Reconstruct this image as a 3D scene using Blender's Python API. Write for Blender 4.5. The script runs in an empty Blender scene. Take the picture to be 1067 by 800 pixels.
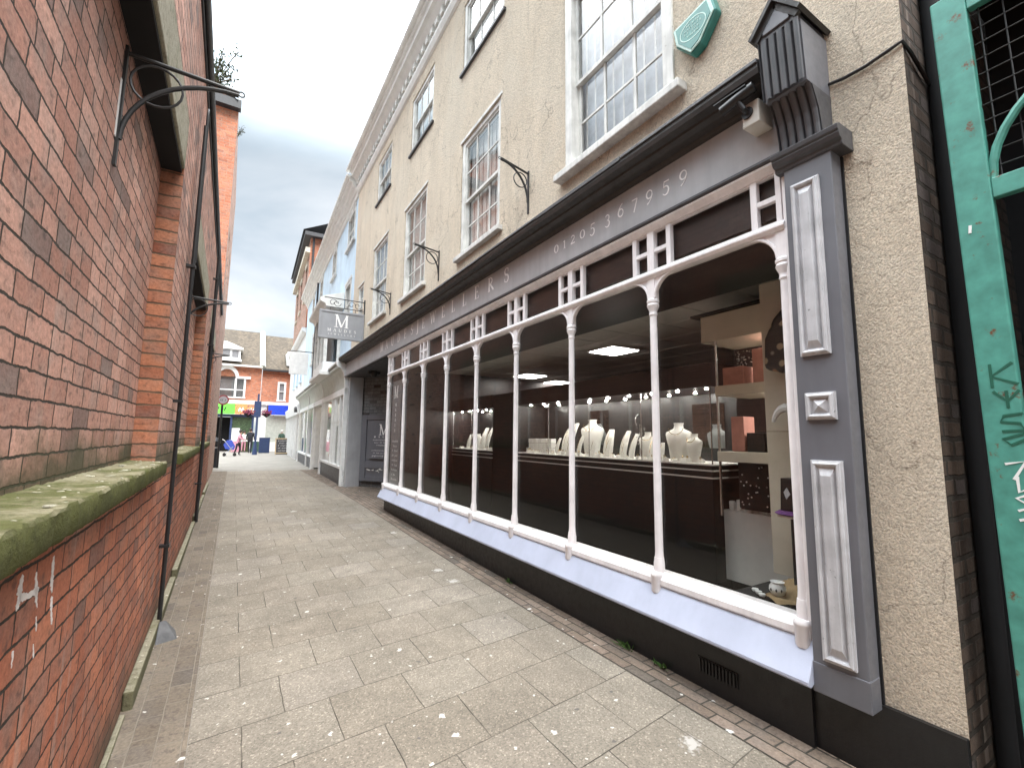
import bpy, bmesh, math, random
from mathutils import Matrix, Vector
random.seed(7)
R = math.radians
sc = bpy.context.scene
COL = sc.collection
MAT = {}          # parent object -> world matrix

# ------------------------------------------------------------------ materials
class NT:
    def __init__(s, name):
        s.m = bpy.data.materials.new(name); s.m.use_nodes = True
        s.t = s.m.node_tree; s.b = s.t.nodes['Principled BSDF']; s.out = s.t.nodes['Material Output']
    def n(s, typ, **kw):
        nd = s.t.nodes.new(typ)
        for k, v in kw.items():
            if k.startswith('i_'):
                key = k[2:]
                key = int(key) if key.isdigit() else key.replace('_', ' ')
                nd.inputs[key].default_value = v
            else: setattr(nd, k, v)
        return nd
    def l(s, a, b): s.t.links.new(a, b)
    def coord(s, axes=None, skew=0.0):
        tc = s.n('ShaderNodeTexCoord')
        if axes is None: return tc.outputs['Object']
        sp = s.n('ShaderNodeSeparateXYZ'); s.l(tc.outputs['Object'], sp.inputs[0])
        cb = s.n('ShaderNodeCombineXYZ')
        o = {'x': 0, 'y': 1, 'z': 2}
        s.l(sp.outputs[o[axes[0]]], cb.inputs[0])
        if skew:
            ma = s.n('ShaderNodeMath', operation='MULTIPLY_ADD'); s.l(sp.outputs[o[axes[0]]], ma.inputs[0])
            ma.inputs[1].default_value = skew; s.l(sp.outputs[o[axes[1]]], ma.inputs[2]); s.l(ma.outputs[0], cb.inputs[1])
        else: s.l(sp.outputs[o[axes[1]]], cb.inputs[1])
        return cb.outputs[0]
    def noise(s, vec, scale, detail=4, rough=.55, stretch=None):
        if stretch:
            mp = s.n('ShaderNodeMapping'); mp.inputs['Scale'].default_value = stretch; s.l(vec, mp.inputs[0]); vec = mp.outputs[0]
        nd = s.n('ShaderNodeTexNoise'); nd.inputs['Scale'].default_value = scale; nd.inputs['Detail'].default_value = detail
        nd.inputs['Roughness'].default_value = rough; s.l(vec, nd.inputs['Vector']); return nd.outputs[0]
    def ramp(s, fac, stops, interp='LINEAR'):
        r = s.n('ShaderNodeValToRGB'); r.color_ramp.interpolation = interp
        el = r.color_ramp.elements
        while len(el) < len(stops): el.new(.5)
        for e, (p, c) in zip(el, stops):
            e.position = p; e.color = (c, c, c, 1) if isinstance(c, (int, float)) else (*c, 1)
        s.l(fac, r.inputs[0]); return r.outputs[0]
    def mix(s, fac, a, b, blend='MIX'):
        m = s.n('ShaderNodeMix', data_type='RGBA', blend_type=blend)
        for i, v in ((0, fac), (6, a), (7, b)):
            if isinstance(v, (int, float)): m.inputs[i].default_value = v if i == 0 else (v, v, v, 1)
            elif isinstance(v, tuple): m.inputs[i].default_value = (*v, 1)
            else: s.l(v, m.inputs[i])
        return m.outputs[2]
    def bump(s, h, strength=.5, dist=.01, prev=None):
        b = s.n('ShaderNodeBump'); b.inputs['Strength'].default_value = strength; b.inputs['Distance'].default_value = dist
        s.l(h, b.inputs['Height'])
        if prev is not None: s.l(prev, b.inputs['Normal'])
        return b.outputs[0]
    def spots(s, v, c, scale, th, seed, col, sz, d=.06):
        vo = s.n('ShaderNodeTexVoronoi', voronoi_dimensions='2D'); vo.inputs['Scale'].default_value = scale
        m2 = s.n('ShaderNodeMapping'); m2.inputs['Location'].default_value = (seed, seed * 1.7, 0)
        nn = s.n('ShaderNodeTexNoise'); nn.inputs['Scale'].default_value = 30; nn.inputs['Detail'].default_value = 4; s.l(v, nn.inputs['Vector'])
        a2 = s.n('ShaderNodeVectorMath', operation='MULTIPLY_ADD'); s.l(nn.outputs[1], a2.inputs[0]); a2.inputs[1].default_value = (d, d, 0); s.l(v, a2.inputs[2])
        s.l(a2.outputs[0], m2.inputs[0]); s.l(m2.outputs[0], vo.inputs['Vector'])
        sc_ = s.n('ShaderNodeSeparateColor'); s.l(vo.outputs[1], sc_.inputs[0])
        q = s.n('ShaderNodeMath', operation='MULTIPLY'); s.l(s.ramp(sc_.outputs[0], [(th, 0), (th + .01, 1)]), q.inputs[0]); s.l(s.ramp(vo.outputs[0], [(sz * .55, 1), (sz, 0)]), q.inputs[1])
        return s.mix(q.outputs[0], c, col)
    def fin(s, col=None, rough=None, nrm=None, metal=None, spec=None):
        for k, v in (('Base Color', col), ('Roughness', rough), ('Normal', nrm), ('Metallic', metal), ('Specular IOR Level', spec)):
            if v is None: continue
            if isinstance(v, tuple): s.b.inputs[k].default_value = (*v, 1)
            elif isinstance(v, (int, float)): s.b.inputs[k].default_value = v
            else: s.l(v, s.b.inputs[k])
        return s.m

def brick_mat(name, axes, c1, c2, mortar, bw=.235, rh=.087, ms=.007, soot=.35, bumpd=.008, sootcol=(.05, .04, .035), off=.5, seed=0, dark=(.07, .055, .05), darkp=.16, streak=True, drop=False, wobble=.02, stain=()):
    s = NT(name); v = s.coord(axes)
    mp = s.n('ShaderNodeMapping'); mp.inputs['Location'].default_value = (seed * .37, seed * .0, 0); s.l(v, mp.inputs[0]); v = mp.outputs[0]
    wob = s.n('ShaderNodeTexNoise'); wob.inputs['Scale'].default_value = 9; wob.inputs['Detail'].default_value = 3; s.l(v, wob.inputs['Vector'])
    sub = s.n('ShaderNodeVectorMath', operation='SUBTRACT'); s.l(wob.outputs[1], sub.inputs[0]); sub.inputs[1].default_value = (.5, .5, .5)
    sca = s.n('ShaderNodeVectorMath', operation='SCALE'); s.l(sub.outputs[0], sca.inputs[0]); sca.inputs['Scale'].default_value = wobble
    add = s.n('ShaderNodeVectorMath', operation='ADD'); s.l(v, add.inputs[0]); s.l(sca.outputs[0], add.inputs[1]); vd = add.outputs[0]
    w2 = s.n('ShaderNodeTexNoise'); w2.inputs['Scale'].default_value = 46; w2.inputs['Detail'].default_value = 3; s.l(v, w2.inputs['Vector'])
    ad2 = s.n('ShaderNodeVectorMath', operation='MULTIPLY_ADD'); s.l(w2.outputs[1], ad2.inputs[0]); ad2.inputs[1].default_value = (.009, .009, 0) if wobble > .01 else (.002, .002, 0); s.l(vd, ad2.inputs[2]); vd = ad2.outputs[0]
    def br(ca, cb, cm, sm=.32):
        b = s.n('ShaderNodeTexBrick', offset=off, offset_frequency=2, squash=.62, squash_frequency=5)
        b.inputs['Color1'].default_value = (*ca, 1); b.inputs['Color2'].default_value = (*cb, 1); b.inputs['Mortar'].default_value = (*cm, 1)
        b.inputs['Scale'].default_value = 1; b.inputs['Mortar Size'].default_value = ms; b.inputs['Mortar Smooth'].default_value = sm
        b.inputs['Brick Width'].default_value = bw; b.inputs['Row Height'].default_value = rh; s.l(vd, b.inputs['Vector']); return b
    b = br((0, 0, 0), (1, 1, 1), (.5, .5, .5))
    tone = s.ramp(b.outputs[0], [(0, dark), (darkp, dark), (darkp + .06, c1), (.6, tuple((p + q) / 2 for p, q in zip(c1, c2))), (1, c2)])
    tone = s.mix(s.ramp(s.noise(v, 5.2, 2), [(.45, 0), (.75, .5)]), tone, tuple(min(1, (c1[0] + c1[1] + c1[2]) / 3 * q) for q in (1.15, 1.0, .9)))
    big = s.ramp(s.noise(v, 1.1, 5), [(.3, 1 - soot), (.7, 1.15)])
    col = s.mix(1, tone, big, 'MULTIPLY')
    fine = s.noise(v, 55, 6, .7)
    col = s.mix(1, col, s.ramp(fine, [(.25, .6), (.75, 1.3)]), 'MULTIPLY')
    pits = s.ramp(s.noise(v, 22, 3), [(.56, 0), (.70, 1)])
    pm = s.n('ShaderNodeMath', operation='MULTIPLY'); s.l(pits, pm.inputs[0]); pm.inputs[1].default_value = .55
    col = s.mix(pm.outputs[0], col, sootcol)
    if streak:
        st = s.ramp(s.noise(v, 7, 3, .5, (1.6, .12, 1)), [(.60, 0), (.70, 1)])
        sm_ = s.n('ShaderNodeMath', operation='MULTIPLY'); s.l(st, sm_.inputs[0]); sm_.inputs[1].default_value = .30
        col = s.mix(sm_.outputs[0], col, (.42, .36, .31))
    mcol = s.mix(s.noise(v, 14, 3), tuple(m * .5 for m in mortar), tuple(min(1, m * 1.7) for m in mortar))
    col = s.mix(b.outputs[1], col, mcol)
    for z0, z1, sc_, amt in stain:
        sz_ = s.n('ShaderNodeSeparateXYZ'); s.l(s.coord(), sz_.inputs[0])
        mz_ = s.n('ShaderNodeMath', operation='MULTIPLY_ADD'); s.l(s.noise(v, 4.5, 5, .65), mz_.inputs[0]); mz_.inputs[1].default_value = -(z1 - z0) * 2.2; s.l(sz_.outputs[2], mz_.inputs[2])
        rm_ = s.n('ShaderNodeMapRange'); s.l(mz_.outputs[0], rm_.inputs[0]); d_ = (z1 - z0) * 1.1
        rm_.inputs[1].default_value = z0 - d_; rm_.inputs[2].default_value = z1 - d_; rm_.inputs[3].default_value = amt; rm_.inputs[4].default_value = 0
        col = s.mix(rm_.outputs[0], col, sc_)
    if drop:
        col = s.spots(v, col, 2.6, .72, 2.2, (.60, .59, .55), .055); col = s.spots(v, col, 6.5, .72, 4.2, (.50, .48, .44), .06)
    inv = s.n('ShaderNodeMath', operation='SUBTRACT'); inv.inputs[0].default_value = 1; s.l(b.outputs[1], inv.inputs[1])
    n1 = s.bump(inv.outputs[0], .9, bumpd)
    n2 = s.bump(fine, .55, .004, n1)
    n3 = s.bump(s.noise(v, 12, 3), .5, .006, n2)
    return s.fin(col, .88, n3, spec=.3)

def paint(name, col, rough=.45, dirt=.25, bump=.0015, scale=6, chip=None, chipth=.64):
    s = NT(name); v = s.coord()
    n = s.noise(v, scale, 5)
    c = s.mix(1, tuple(col), s.ramp(n, [(.25, 1 - dirt), (.7, 1.08)]), 'MULTIPLY')
    c = s.mix(1, c, s.ramp(s.noise(v, scale * 1.3, 4, .6, (4, 4, .3)), [(.3, 1 - dirt * .6), (.6, 1.0)]), 'MULTIPLY')
    if chip is not None:
        c = s.mix(s.ramp(s.noise(v, 30, 6, .75), [(chipth, 0), (chipth + .02, 1)]), c, tuple(chip))
    return s.fin(c, s.ramp(s.noise(v, 20, 3), [(.3, rough * .8), (.7, min(1, rough * 1.25))]), s.bump(s.noise(v, 60, 4), .3, bump))

def metal_paint(name, col, rough=.4, rust=0):
    s = NT(name); v = s.coord()
    c = s.mix(1, tuple(col), s.ramp(s.noise(v, 14, 5), [(.3, .75), (.7, 1.15)]), 'MULTIPLY')
    if rust: c = s.mix(s.ramp(s.noise(v, 9, 7, .7), [(1 - rust, 0), (1 - rust + .06, 1)]), c, (.13, .05, .02))
    return s.fin(c, rough, s.bump(s.noise(v, 90, 3), .25, .001))

def plain(name, col, rough=.5, metal=0.0, var=.15, spec=None):
    s = NT(name); v = s.coord()
    c = s.mix(1, tuple(col), s.ramp(s.noise(v, 12, 3), [(.3, 1 - var), (.7, 1 + var)]), 'MULTIPLY')
    return s.fin(c, rough, None, metal, spec)

def emit(name, col, st):
    s = NT(name); s.fin((.8, .8, .8), .5)
    s.b.inputs['Emission Color'].default_value = (*col, 1); s.b.inputs['Emission Strength'].default_value = st
    return s.m

def glass(name, tint=.9, k=1.9, rough=0.0, wob=.0):
    s = NT(name); s.t.nodes.remove(s.b)
    tr = s.n('ShaderNodeBsdfTransparent'); tr.inputs[0].default_value = (tint, tint * 1.0, tint * .99, 1)
    gl = s.n('ShaderNodeBsdfGlossy'); gl.inputs['Roughness'].default_value = rough
    lw = s.n('ShaderNodeLayerWeight'); lw.inputs[0].default_value = .5
    pw = s.n('ShaderNodeMath', operation='POWER'); s.l(lw.outputs['Facing'], pw.inputs[0]); pw.inputs[1].default_value = 5
    fr = s.n('ShaderNodeMath', operation='MULTIPLY_ADD'); s.l(pw.outputs[0], fr.inputs[0]); fr.inputs[1].default_value = .96; fr.inputs[2].default_value = .04
    if wob:
        nr = s.bump(s.noise(s.coord(), 2.2, 2), .12, wob); s.l(nr, gl.inputs['Normal'])
    m = s.n('ShaderNodeMath', operation='MULTIPLY', use_clamp=True); s.l(fr.outputs[0], m.inputs[0]); m.inputs[1].default_value = k
    mx = s.n('ShaderNodeMixShader'); s.l(m.outputs[0], mx.inputs[0]); s.l(tr.outputs[0], mx.inputs[1]); s.l(gl.outputs[0], mx.inputs[2])
    s.l(mx.outputs[0], s.out.inputs[0]); return s.m

def stucco_mat():
    s = NT('roughcast'); v = s.coord()
    big = s.noise(v, .9, 5)
    c = s.mix(big, (.66, .555, .43), (.80, .695, .56))
    c = s.mix(1, c, s.ramp(s.noise(v, 1.6, 5, .6, (1, 2, .5)), [(.3, .90), (.62, 1.03)]), 'MULTIPLY')
    c = s.mix(s.ramp(s.noise(v, 3.1, 6, .65), [(.62, 0), (.70, .55)]), c, (.40, .33, .25))
    c = s.mix(s.ramp(s.noise(v, 5.5, 4, .6, (1, 1, .07)), [(.56, 0), (.70, .34)]), c, (.36, .30, .23))
    c = s.mix(s.ramp(s.noise(v, .75, 3, .4), [(.565, 0), (.575, .22)]), c, (.74, .67, .56))
    crack = s.n('ShaderNodeTexVoronoi', feature='DISTANCE_TO_EDGE'); crack.inputs['Scale'].default_value = .55
    wv = s.n('ShaderNodeVectorMath', operation='ADD'); nz = s.n('ShaderNodeTexNoise'); nz.inputs['Scale'].default_value = 2.5; nz.inputs['Detail'].default_value = 5
    s.l(v, nz.inputs['Vector']); s.l(v, wv.inputs[0]); s.l(nz.outputs[1], wv.inputs[1]); s.l(wv.outputs[0], crack.inputs['Vector'])
    cm = s.ramp(crack.outputs[0], [(.0, .55), (.006, 0)])
    c = s.mix(cm, c, (.2, .15, .11))
    fine = s.noise(v, 105, 4, .6)
    vor = s.n('ShaderNodeTexVoronoi', feature='SMOOTH_F1'); vor.inputs['Scale'].default_value = 54; s.l(v, vor.inputs['Vector'])
    c = s.mix(1, c, s.ramp(fine, [(.32, .72), (.55, 1.06)]), 'MULTIPLY')
    n1 = s.bump(vor.outputs[0], .6, .017)
    n2 = s.bump(fine, 1.0, .022, n1)
    c = s.mix(1, c, s.ramp(vor.outputs[0], [(.25, 1.04), (.62, .88)]), 'MULTIPLY')
    return s.fin(c, .93, n2, spec=.2)

def slab_mat():
    s = NT('paving_slab'); v = s.coord('xy', -.125)
    b = s.n('ShaderNodeTexBrick', offset=.47, offset_frequency=2)
    b.inputs['Color1'].default_value = (0, 0, 0, 1); b.inputs['Color2'].default_value = (1, 1, 1, 1); b.inputs['Mortar'].default_value = (.5, .5, .5, 1)
    for k, q in (('Scale', 1), ('Mortar Size', .0032), ('Mortar Smooth', .1), ('Brick Width', .452), ('Row Height', .44)): b.inputs[k].default_value = q
    wob = s.n('ShaderNodeTexNoise'); wob.inputs['Scale'].default_value = 6; s.l(v, wob.inputs['Vector'])
    sub = s.n('ShaderNodeVectorMath', operation='SUBTRACT'); s.l(wob.outputs[1], sub.inputs[0]); sub.inputs[1].default_value = (.5, .5, .5)
    sca = s.n('ShaderNodeVectorMath', operation='SCALE'); s.l(sub.outputs[0], sca.inputs[0]); sca.inputs['Scale'].default_value = .012
    add = s.n('ShaderNodeVectorMath', operation='ADD'); s.l(v, add.inputs[0]); s.l(sca.outputs[0], add.inputs[1])
    mp = s.n('ShaderNodeMapping'); mp.inputs['Location'].default_value = (.095, .12, 0); s.l(add.outputs[0], mp.inputs[0]); s.l(mp.outputs[0], b.inputs['Vector'])
    base = s.ramp(b.outputs[0], [(0, (.190, .164, .130)), (.3, (.220, .194, .158)), (.5, (.198, .171, .136)), (.75, (.213, .184, .148)), (1, (.232, .206, .173))])
    base = s.mix(1, base, s.ramp(s.noise(v, .8, 5), [(.3, .8), (.7, 1.15)]), 'MULTIPLY')
    base = s.mix(1, base, s.ramp(s.noise(v, 5, 5, .6), [(.3, .86), (.7, 1.1)]), 'MULTIPLY')
    base = s.mix(s.ramp(s.noise(v, 1.3, 6, .65), [(.5, 0), (.68, .38)]), base, (.125, .108, .085))
    agg = s.n('ShaderNodeTexVoronoi'); agg.inputs['Scale'].default_value = 120; s.l(v, agg.inputs['Vector'])
    bw = s.n('ShaderNodeSeparateColor'); s.l(agg.outputs[1], bw.inputs[0])
    c = s.mix(1, base, s.ramp(bw.outputs[0], [(0, .70), (.45, .97), (.88, 1.07), (1, 1.6)]), 'MULTIPLY')
    c = s.spots(v, c, .9, .88, 7.7, (.38, .36, .33), .055, .16)
    c = s.spots(v, c, 2.1, .84, 3.1, (.56, .54, .50), .042, .07)
    c = s.spots(v, c, 5.3, .80, 9.4, (.52, .50, .45), .060)
    c = s.spots(v, c, 11.0, .88, 1.4, (.44, .42, .38), .075, .03)
    c = s.spots(v, c, 3.4, .84, 5.5, (.10, .09, .08), .055)
    mo = s.n('ShaderNodeMath', operation='MULTIPLY'); s.l(b.outputs[1], mo.inputs[0]); s.l(s.ramp(s.noise(v, 3.2, 4, .6), [(.34, .30), (.62, 1)]), mo.inputs[1])
    c = s.mix(mo.outputs[0], c, (.045, .038, .030))
    inv = s.n('ShaderNodeMath', operation='SUBTRACT'); inv.inputs[0].default_value = 1; s.l(b.outputs[1], inv.inputs[1])
    n1 = s.bump(inv.outputs[0], .8, .006); n2 = s.bump(bw.outputs[0], .35, .002, n1)
    n3 = s.bump(s.noise(v, 40, 4), .4, .003, n2)
    return s.fin(c, .82, n3, spec=.35)

def stone_mat(name, base, base2, moss=None, mossamt=.5, lichen=True):
    s = NT(name); v = s.coord()
    c = s.mix(s.noise(v, 6, 6, .65), base, base2)
    gm = s.n('ShaderNodeNewGeometry'); gs = s.n('ShaderNodeSeparateXYZ'); s.l(gm.outputs['True Normal'], gs.inputs[0])
    if moss and lichen: c = s.mix(s.ramp(gs.outputs[2], [(.3, 1), (.8, 0)]), c, tuple(q * .78 for q in moss))
    if moss:
        c = s.mix(s.ramp(s.noise(v, 3.5, 6, .7), [(.62 - mossamt * .4, 0), (.74 - mossamt * .4, .92)]), c, moss)
        c = s.mix(s.ramp(s.noise(v, 26, 5, .7), [(.50, 0), (.68, .6)]), c, tuple(q * .45 for q in moss))
    if lichen:
        vo = s.n('ShaderNodeTexVoronoi'); vo.inputs['Scale'].default_value = 17
        nn = s.n('ShaderNodeTexNoise'); nn.inputs['Scale'].default_value = 40; nn.inputs['Detail'].default_value = 4; s.l(v, nn.inputs['Vector'])
        a2 = s.n('ShaderNodeVectorMath', operation='MULTIPLY_ADD'); s.l(nn.outputs[1], a2.inputs[0]); a2.inputs[1].default_value = (.05, .05, .05); s.l(v, a2.inputs[2]); s.l(a2.outputs[0], vo.inputs['Vector'])
        se = s.n('ShaderNodeSeparateColor'); s.l(vo.outputs[1], se.inputs[0])
        q = s.n('ShaderNodeMath', operation='MULTIPLY'); s.l(s.ramp(se.outputs[0], [(.8, 0), (.82, 1)]), q.inputs[0]); s.l(s.ramp(vo.outputs[0], [(.16, 1), (.28, 0)]), q.inputs[1])
        c = s.mix(q.outputs[0], c, (.48, .46, .38))
    n = s.bump(s.noise(v, 70, 6, .7), .8, .01); n = s.bump(s.noise(v, 14, 5, .65), .5, .006, n)
    return s.fin(c, .92, n, spec=.2)

def tile_mat(name, c1, c2):
    s = NT(name); v = s.coord('xz')
    b = s.n('ShaderNodeTexBrick', offset=.5); b.inputs['Color1'].default_value = (*c1, 1); b.inputs['Color2'].default_value = (*c2, 1); b.inputs['Mortar'].default_value = (.05, .045, .04, 1)
    for k, q in (('Scale', 1), ('Mortar Size', .012), ('Brick Width', .2), ('Row Height', .13)): b.inputs[k].default_value = q
    s.l(v, b.inputs['Vector'])
    c = s.mix(1, b.outputs[0], s.ramp(s.noise(v, 7, 6, .7), [(.3, .7), (.7, 1.3)]), 'MULTIPLY')
    return s.fin(c, .9, s.bump(b.outputs[1], .6, -.02))

def brickless():
    s = NT('dark_floral'); v = s.coord(); vo = s.n('ShaderNodeTexVoronoi'); vo.inputs['Scale'].default_value = 16; s.l(v, vo.inputs['Vector'])
    se = s.n('ShaderNodeSeparateColor'); s.l(vo.outputs[1], se.inputs[0])
    c = s.ramp(se.outputs[0], [(0, (.02, .018, .018)), (.45, (.03, .028, .025)), (.55, (.40, .32, .22)), (.75, (.35, .20, .12)), (.9, (.45, .42, .36))], 'CONSTANT')
    c = s.mix(s.ramp(vo.outputs[0], [(.3, 0), (.45, 1)]), c, (.02, .018, .018)); return s.fin(c, .6)
M = dict(
    brick_pink=brick_mat('sooty_brick', 'yz', (.43, .215, .16), (.64, .37, .29), (.040, .032, .025), soot=.25, darkp=.05, dark=(.26, .165, .14), ms=.005, bumpd=.014, stain=((1.40, 1.58, (.060, .062, .030), .85), (3.0, 3.9, (.10, .075, .06), .0))),
    brick_red=brick_mat('red_brick', 'yz', (.35, .115, .064), (.50, .19, .108), (.034, .026, .02), soot=.28, seed=3, darkp=.05, dark=(.24, .105, .075), ms=.005, bumpd=.014, stain=((.05, .30, (.085, .066, .045), .75),)),
    brick_orange=brick_mat('orange_brick', 'xz', (.36, .14, .08), (.50, .215, .12), (.11, .075, .05), bw=2.0, off=0.0, soot=.25, seed=5, darkp=.04, dark=(.25, .09, .055), streak=False),
    brick_far_xz=brick_mat('bright_brick_gable', 'xz', (.46, .16, .09), (.62, .25, .145), (.34, .22, .16), soot=.2, seed=2, darkp=.02, dark=(.36, .13, .08), streak=False),
    brick_far_yz=brick_mat('bright_brick_flank', 'yz', (.40, .22, .16), (.52, .31, .24), (.34, .28, .23), soot=.2, seed=2, darkp=.02),
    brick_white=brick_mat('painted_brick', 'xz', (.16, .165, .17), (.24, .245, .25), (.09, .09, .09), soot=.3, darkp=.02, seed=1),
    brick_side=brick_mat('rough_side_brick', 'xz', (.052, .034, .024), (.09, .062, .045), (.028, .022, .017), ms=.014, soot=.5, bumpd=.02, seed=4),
    paver_l=brick_mat('brown_paver', 'yx', (.142, .114, .086), (.182, .150, .116), (.165, .142, .115), bw=.205, rh=.11, ms=.004, soot=.2, bumpd=.004, seed=6, darkp=.02, dark=(.12, .1, .08), streak=False, drop=True, wobble=.008),
    paver_r=brick_mat('red_brown_paver', 'yx', (.155, .118, .09), (.235, .18, .142), (.045, .04, .032), bw=.215, rh=.088, ms=.006, soot=.3, bumpd=.006, seed=8, darkp=.05, dark=(.13, .11, .09), streak=False, drop=True, wobble=.008),
    slab=slab_mat(),
    stucco=stucco_mat(),
    sill=stone_mat('mossy_sandstone', (.20, .18, .105), (.33, .30, .205), (.10, .105, .035), .42),
    sillface=stone_mat('green_stone', (.12, .125, .05), (.20, .19, .10), (.06, .075, .02), .6, False),
    lintel=stone_mat('weathered_stone', (.30, .275, .21), (.40, .37, .29), (.22, .22, .15), .25, False),
    lichen=plain('pale_lichen', (.42, .40, .31), .95, var=.4),
    kerb=stone_mat('kerb_stone', (.20, .185, .13), (.30, .275, .205), (.16, .15, .09), .25),
    black=paint('black_bitumen', (.010, .010, .011), .42, .3, .004, 9, (.06, .055, .05), .72),
    void=plain('flat_black', (.006, .006, .007), .9),
    white=paint('white_gloss', (.83, .795, .80), .38, .16, .0015, 6, (.42, .39, .37), .735),
    white_worn=paint('flaking_white', (.76, .75, .71), .6, .35, .003, 5, (.17, .14, .11), .66),
    white_clean=paint('clean_white', (.76, .77, .76), .5, .1),
    lilac=paint('pale_lilac', (.43, .465, .575), .45, .10, .001, 2.5, (.25, .24, .24), .76),
    grey=paint('lifted_grey_paint', (.40, .403, .418), .42, .18, .001, 3),  # the pilaster's paint, lightened to offset shade under the cornice
    grey_d=paint('dark_grey_paint', (.066, .066, .072), .45, .25, .0015, 4),
    grey_p=paint('pilaster_grey', (.135, .138, .155), .42, .14, .001, 3, (.4, .4, .4), .79),
    silver=paint('worn_silver_paint', (.52, .52, .54), .34, .28, .002, 7, (.06, .06, .065), .66),
    cornice_dark=paint('weathered_cornice', (.040, .036, .034), .55, .4, .003, 5),
    lead=paint('lead_flashing', (.085, .085, .09), .6, .4, .006, 9, (.25, .23, .2), .66),
    cream=paint('cream_stone_paint', (.62, .57, .47), .7, .25, .002, 3),
    cornice=paint('grey_white_cornice', (.78, .77, .73), .6, .12, .002, 3),
    blue=paint('pale_blue_render', (.58, .72, .84), .75, .18, .003, 1.5),
    iron=metal_paint('black_iron', (.018, .018, .019), .5),
    pipe=metal_paint('black_pipe', (.014, .014, .015), .38),
    gutter=metal_paint('dark_gutter', (.035, .036, .04), .5),
    green=metal_paint('green_gate_paint', (.075, .285, .23), .45, .40),
    green_alarm=plain('teal_plastic', (.03, .19, .165), .35),
    mint=plain('mint_plastic', (.45, .64, .57), .4),
    letter=plain('white_lettering', (.88, .87, .87), .5, var=.05),
    glass=glass('shop_glass', .96, .55, 0, .006),
    glassw=glass('old_window_glass', .92, 1.2, 0, .015),
    glassc=glass('cabinet_glass', .93, 1.0),
    blind=plain('white_blind', (.70, .70, .70), .7),
    curtain=plain('grey_curtain', (.20, .20, .21), .9),
    sky_backing=plain('sky_reflection_blue', (.52, .55, .62), .85),  # sky's reflection put into a pale blue backing colour
    carpet=plain('black_carpet', (.009, .009, .010), .95),
    ceilm=plain('ceiling_tile', (.66, .63, .58), .9, var=.05),
    maroon=plain('dark_maroon', (.020, .010, .010), .4),
    darkwood=plain('black_wood', (.009, .008, .008), .45),
    ivory=plain('ivory_velvet', (.82, .81, .77), .85, var=.06),
    beige=plain('beige_laminate', (.52, .47, .38), .5, var=.04),
    offwhite=plain('offwhite_laminate', (.66, .64, .60), .5, var=.04),
    chrome=plain('brushed_steel', (.6, .6, .6), .25, 1.0),
    gold=plain('gold', (.75, .52, .2), .25, 1.0),
    mirror=plain('mirror_glass', (.35, .37, .38), .05, 1.0, 0),
    salmon=plain('salmon_box', (.42, .19, .15), .6),
    burlap=plain('burlap', (.30, .21, .11), .95),
    floral=brickless(),
    purple=plain('purple_cloth', (.13, .04, .17), .8),
    lightp=emit('lit_panel', (1, .97, .92), 10.0),
    led=emit('led_spot', (1, .97, .93), 300.0),
    strip=emit('led_strip', (1, .96, .9), 6.0),
    skin=plain('skin', (.45, .28, .20), .6),
    hair=plain('dark_hair', (.03, .022, .018), .6),
    darkcloth=plain('dark_cloth', (.02, .02, .026), .9),
    pinkcloth=plain('pink_cloth', (.55, .26, .32), .9),
    greencloth=plain('green_coat', (.05, .10, .075), .9),
    bluecloth=plain('blue_fabric', (.03, .06, .34), .7),
    royal=plain('royal_blue_sign', (.02, .07, .62), .4),
    lime=plain('lime_sign', (.16, .68, .08), .4),
    orange=plain('orange_sign', (.75, .28, .10), .5, var=.5),
    navy=plain('navy_paint', (.03, .05, .12), .4),
    redpink=plain('red_flowers', (.26, .05, .10), .8, var=.5),
    leaf=plain('weed_leaf', (.07, .085, .035), .8, var=.4),
    fresh_leaf=plain('fresh_leaf', (.06, .13, .025), .7, var=.4),
    twig=plain('twig', (.10, .075, .05), .9),
    chalk=plain('chalk', (.68, .64, .62), .9),
    slate=tile_mat('mottled_roof_tile', (.062, .046, .030), (.115, .086, .056)),
    roof=plain('dark_slate', (.06, .06, .065), .7),
    board=plain('blackboard', (.05, .05, .055), .8),
    wood=plain('pale_wood', (.42, .32, .2), .7),
    cctv=plain('cream_plastic', (.55, .53, .48), .5, var=.05),
    rubber=plain('black_plastic', (.012, .012, .013), .4),
    square=paint('square_paving', (.23, .212, .185), .85, .25, .003, 1.2),
    sign_grey=paint('sign_grey_skylit', (.30, .31, .33), .4, .08),  # sky light on the hanging sign put into its grey
    lead_foot=plain('grey_cement', (.085, .085, .088), .85, var=.3),
    grn_win=plain('dark_green_display', (.04, .07, .03), .6, var=.7),
    fascia_pale=paint('pale_sage_paint', (.50, .53, .48), .5, .2),
)

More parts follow.
